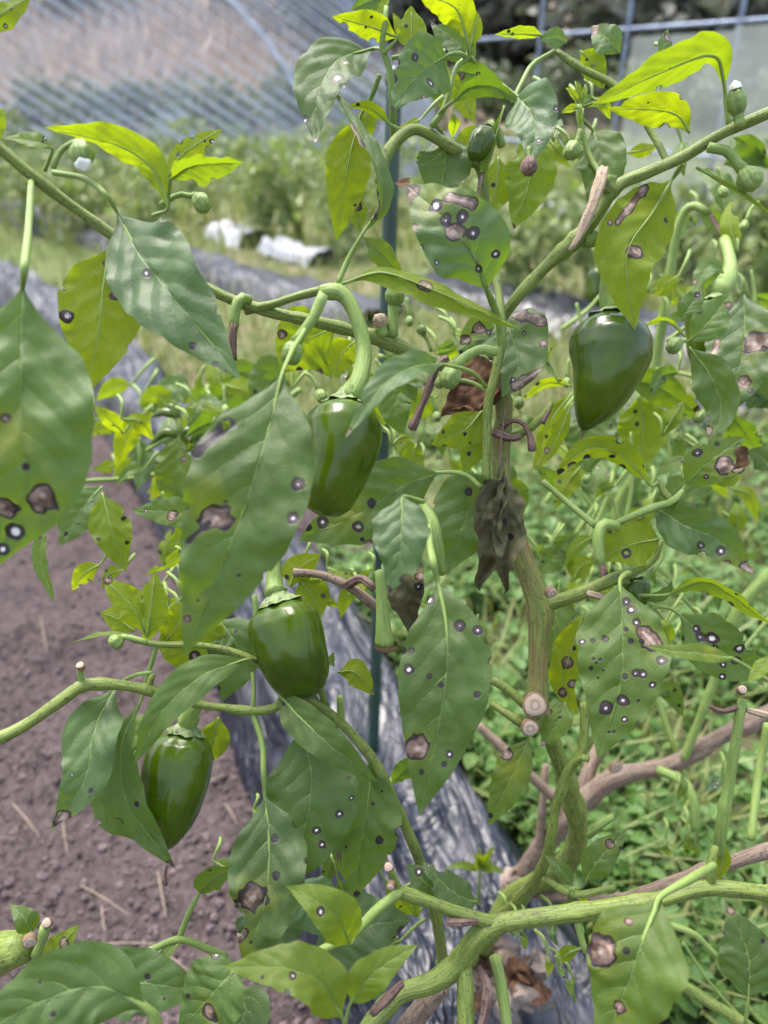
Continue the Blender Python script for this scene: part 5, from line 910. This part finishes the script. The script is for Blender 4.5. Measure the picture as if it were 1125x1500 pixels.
# ================================================================= small crowded leaves deeper in the plants
fr_ = np.random.default_rng(21)
def crowd(parent, x0, y0, x1, y1, n, da, db, lmin=38, lmax=85, yellow=.4):
    cx, cy = (x0 + x1) / 2, (y0 + y1) / 2
    for _ in range(n):
        x, y, d = fr_.uniform(x0, x1), fr_.uniform(y0, y1), fr_.uniform(da, db); ln = fr_.uniform(lmin, lmax); a = fr_.uniform(-.9, .9) * 1.5 + (math.pi / 2 if fr_.random() < .75 else -1.2)
        ex, ey = x + math.cos(a) * ln, y + math.sin(a) * ln; bend = fr_.uniform(-.18, .18) * ln; dz = fr_.uniform(-.03, .03)
        mx, my = (x + ex) / 2 - math.sin(a) * bend, (y + ey) / 2 + math.cos(a) * bend - ln * .08
        px_, py_ = x - math.cos(a) * 14 + (cx - x) * .18, y - 22 - fr_.uniform(0, 18)
        und = fr_.random() < yellow
        leaf(parent, [(x, y, d), (mx, my, d + dz * .5 - .008), (ex, ey, d + dz)], ln * fr_.uniform(.36, .56), float(fr_.uniform(150, 185) if und else fr_.uniform(-30, 35)), (), float(fr_.uniform(.45, .75) if und else fr_.uniform(.05, .3)), float(fr_.uniform(8, 26)), pet=[(px_, py_, d + .01), ((x + px_) / 2 + 4, (y + py_) / 2 - 6, d)], pr=2.6, cell=3.5)
crowd(lp, 190, 560, 430, 720, 22, .70, .95); crowd(mp, 420, 480, 700, 700, 20, .54, .68, 34, 70); crowd(mp, 430, 800, 620, 930, 9, .53, .62, 30, 60)
crowd(bp, 780, 540, 1110, 740, 22, .58, .80, 34, 80); crowd(bp, 930, 300, 1125, 480, 18, .62, .85, 34, 80, .35); crowd(bp, 740, 780, 960, 960, 12, .58, .75, 30, 66, .5); crowd(bp, 960, 900, 1125, 1010, 6, .55, .7, 34, 66, .3)
crowd(mp, 600, 110, 860, 300, 10, .50, .60, 34, 66, .5); crowd(mp, 300, 1180, 600, 1330, 6, .50, .56, 50, 90, .15); crowd(np_, 640, 1280, 900, 1420, 5, .46, .55, 26, 44, .3)
for k in range(26):
    x, y = fr_.uniform(780, 1120), fr_.uniform(420, 1000); a = fr_.uniform(-2.4, -.7); ln = fr_.uniform(60, 150); d = fr_.uniform(.58, .82)
    stem(bp, [(x, y, d, 4), (x + math.cos(a) * ln * .5 + 6, y + math.sin(a) * ln * .5, d, 3.5), (x + math.cos(a) * ln, y + math.sin(a) * ln, d, 2.5)], 'young', 'twig', sides=8)

crowd(mp, 470, 500, 780, 720, 14, .55, .75, 26, 56, .5); crowd(bp, 800, 700, 1120, 900, 14, .62, .85, 28, 62, .4); crowd(lp, 170, 600, 330, 780, 8, .60, .85, 30, 60, .4); crowd(np_, 560, 1300, 860, 1440, 8, .47, .60, 24, 40, .3); crowd(bp, 880, 1130, 1110, 1240, 5, .60, .72, 24, 44, .3); crowd(mp, 730, 80, 1000, 240, 8, .50, .62, 28, 54, .5)
for k, (x, y, d) in enumerate([(830, 560, .58), (860, 700, .6), (1020, 560, .56), (990, 640, .6), (560, 560, .5), (600, 470, .5), (640, 610, .52), (470, 580, .5), (880, 610, .6), (1060, 700, .58), (760, 590, .5), (330, 600, .72), (290, 570, .75), (940, 520, .6), (1090, 330, .6), (1060, 280, .55)]):
    a = fr_.uniform(-1, 1); bud(mp if d < .55 else (lp if x < 400 else bp), x, y, d, fr_.uniform(5, 9), [(x + a * 26, y - 34), (x + a * 14, y - 26)], (-a * .5, 1), sr=2.6)

crowd(lp, 130, 590, 300, 720, 12, .62, .85, 36, 74, .45); crowd(lp, 140, 800, 300, 900, 8, .48, .6, 34, 66, .7); crowd(lp, 210, 700, 330, 860, 7, .6, .8, 34, 66, .4); crowd(mp, 480, 1090, 640, 1200, 4, .52, .6, 40, 70, .2)
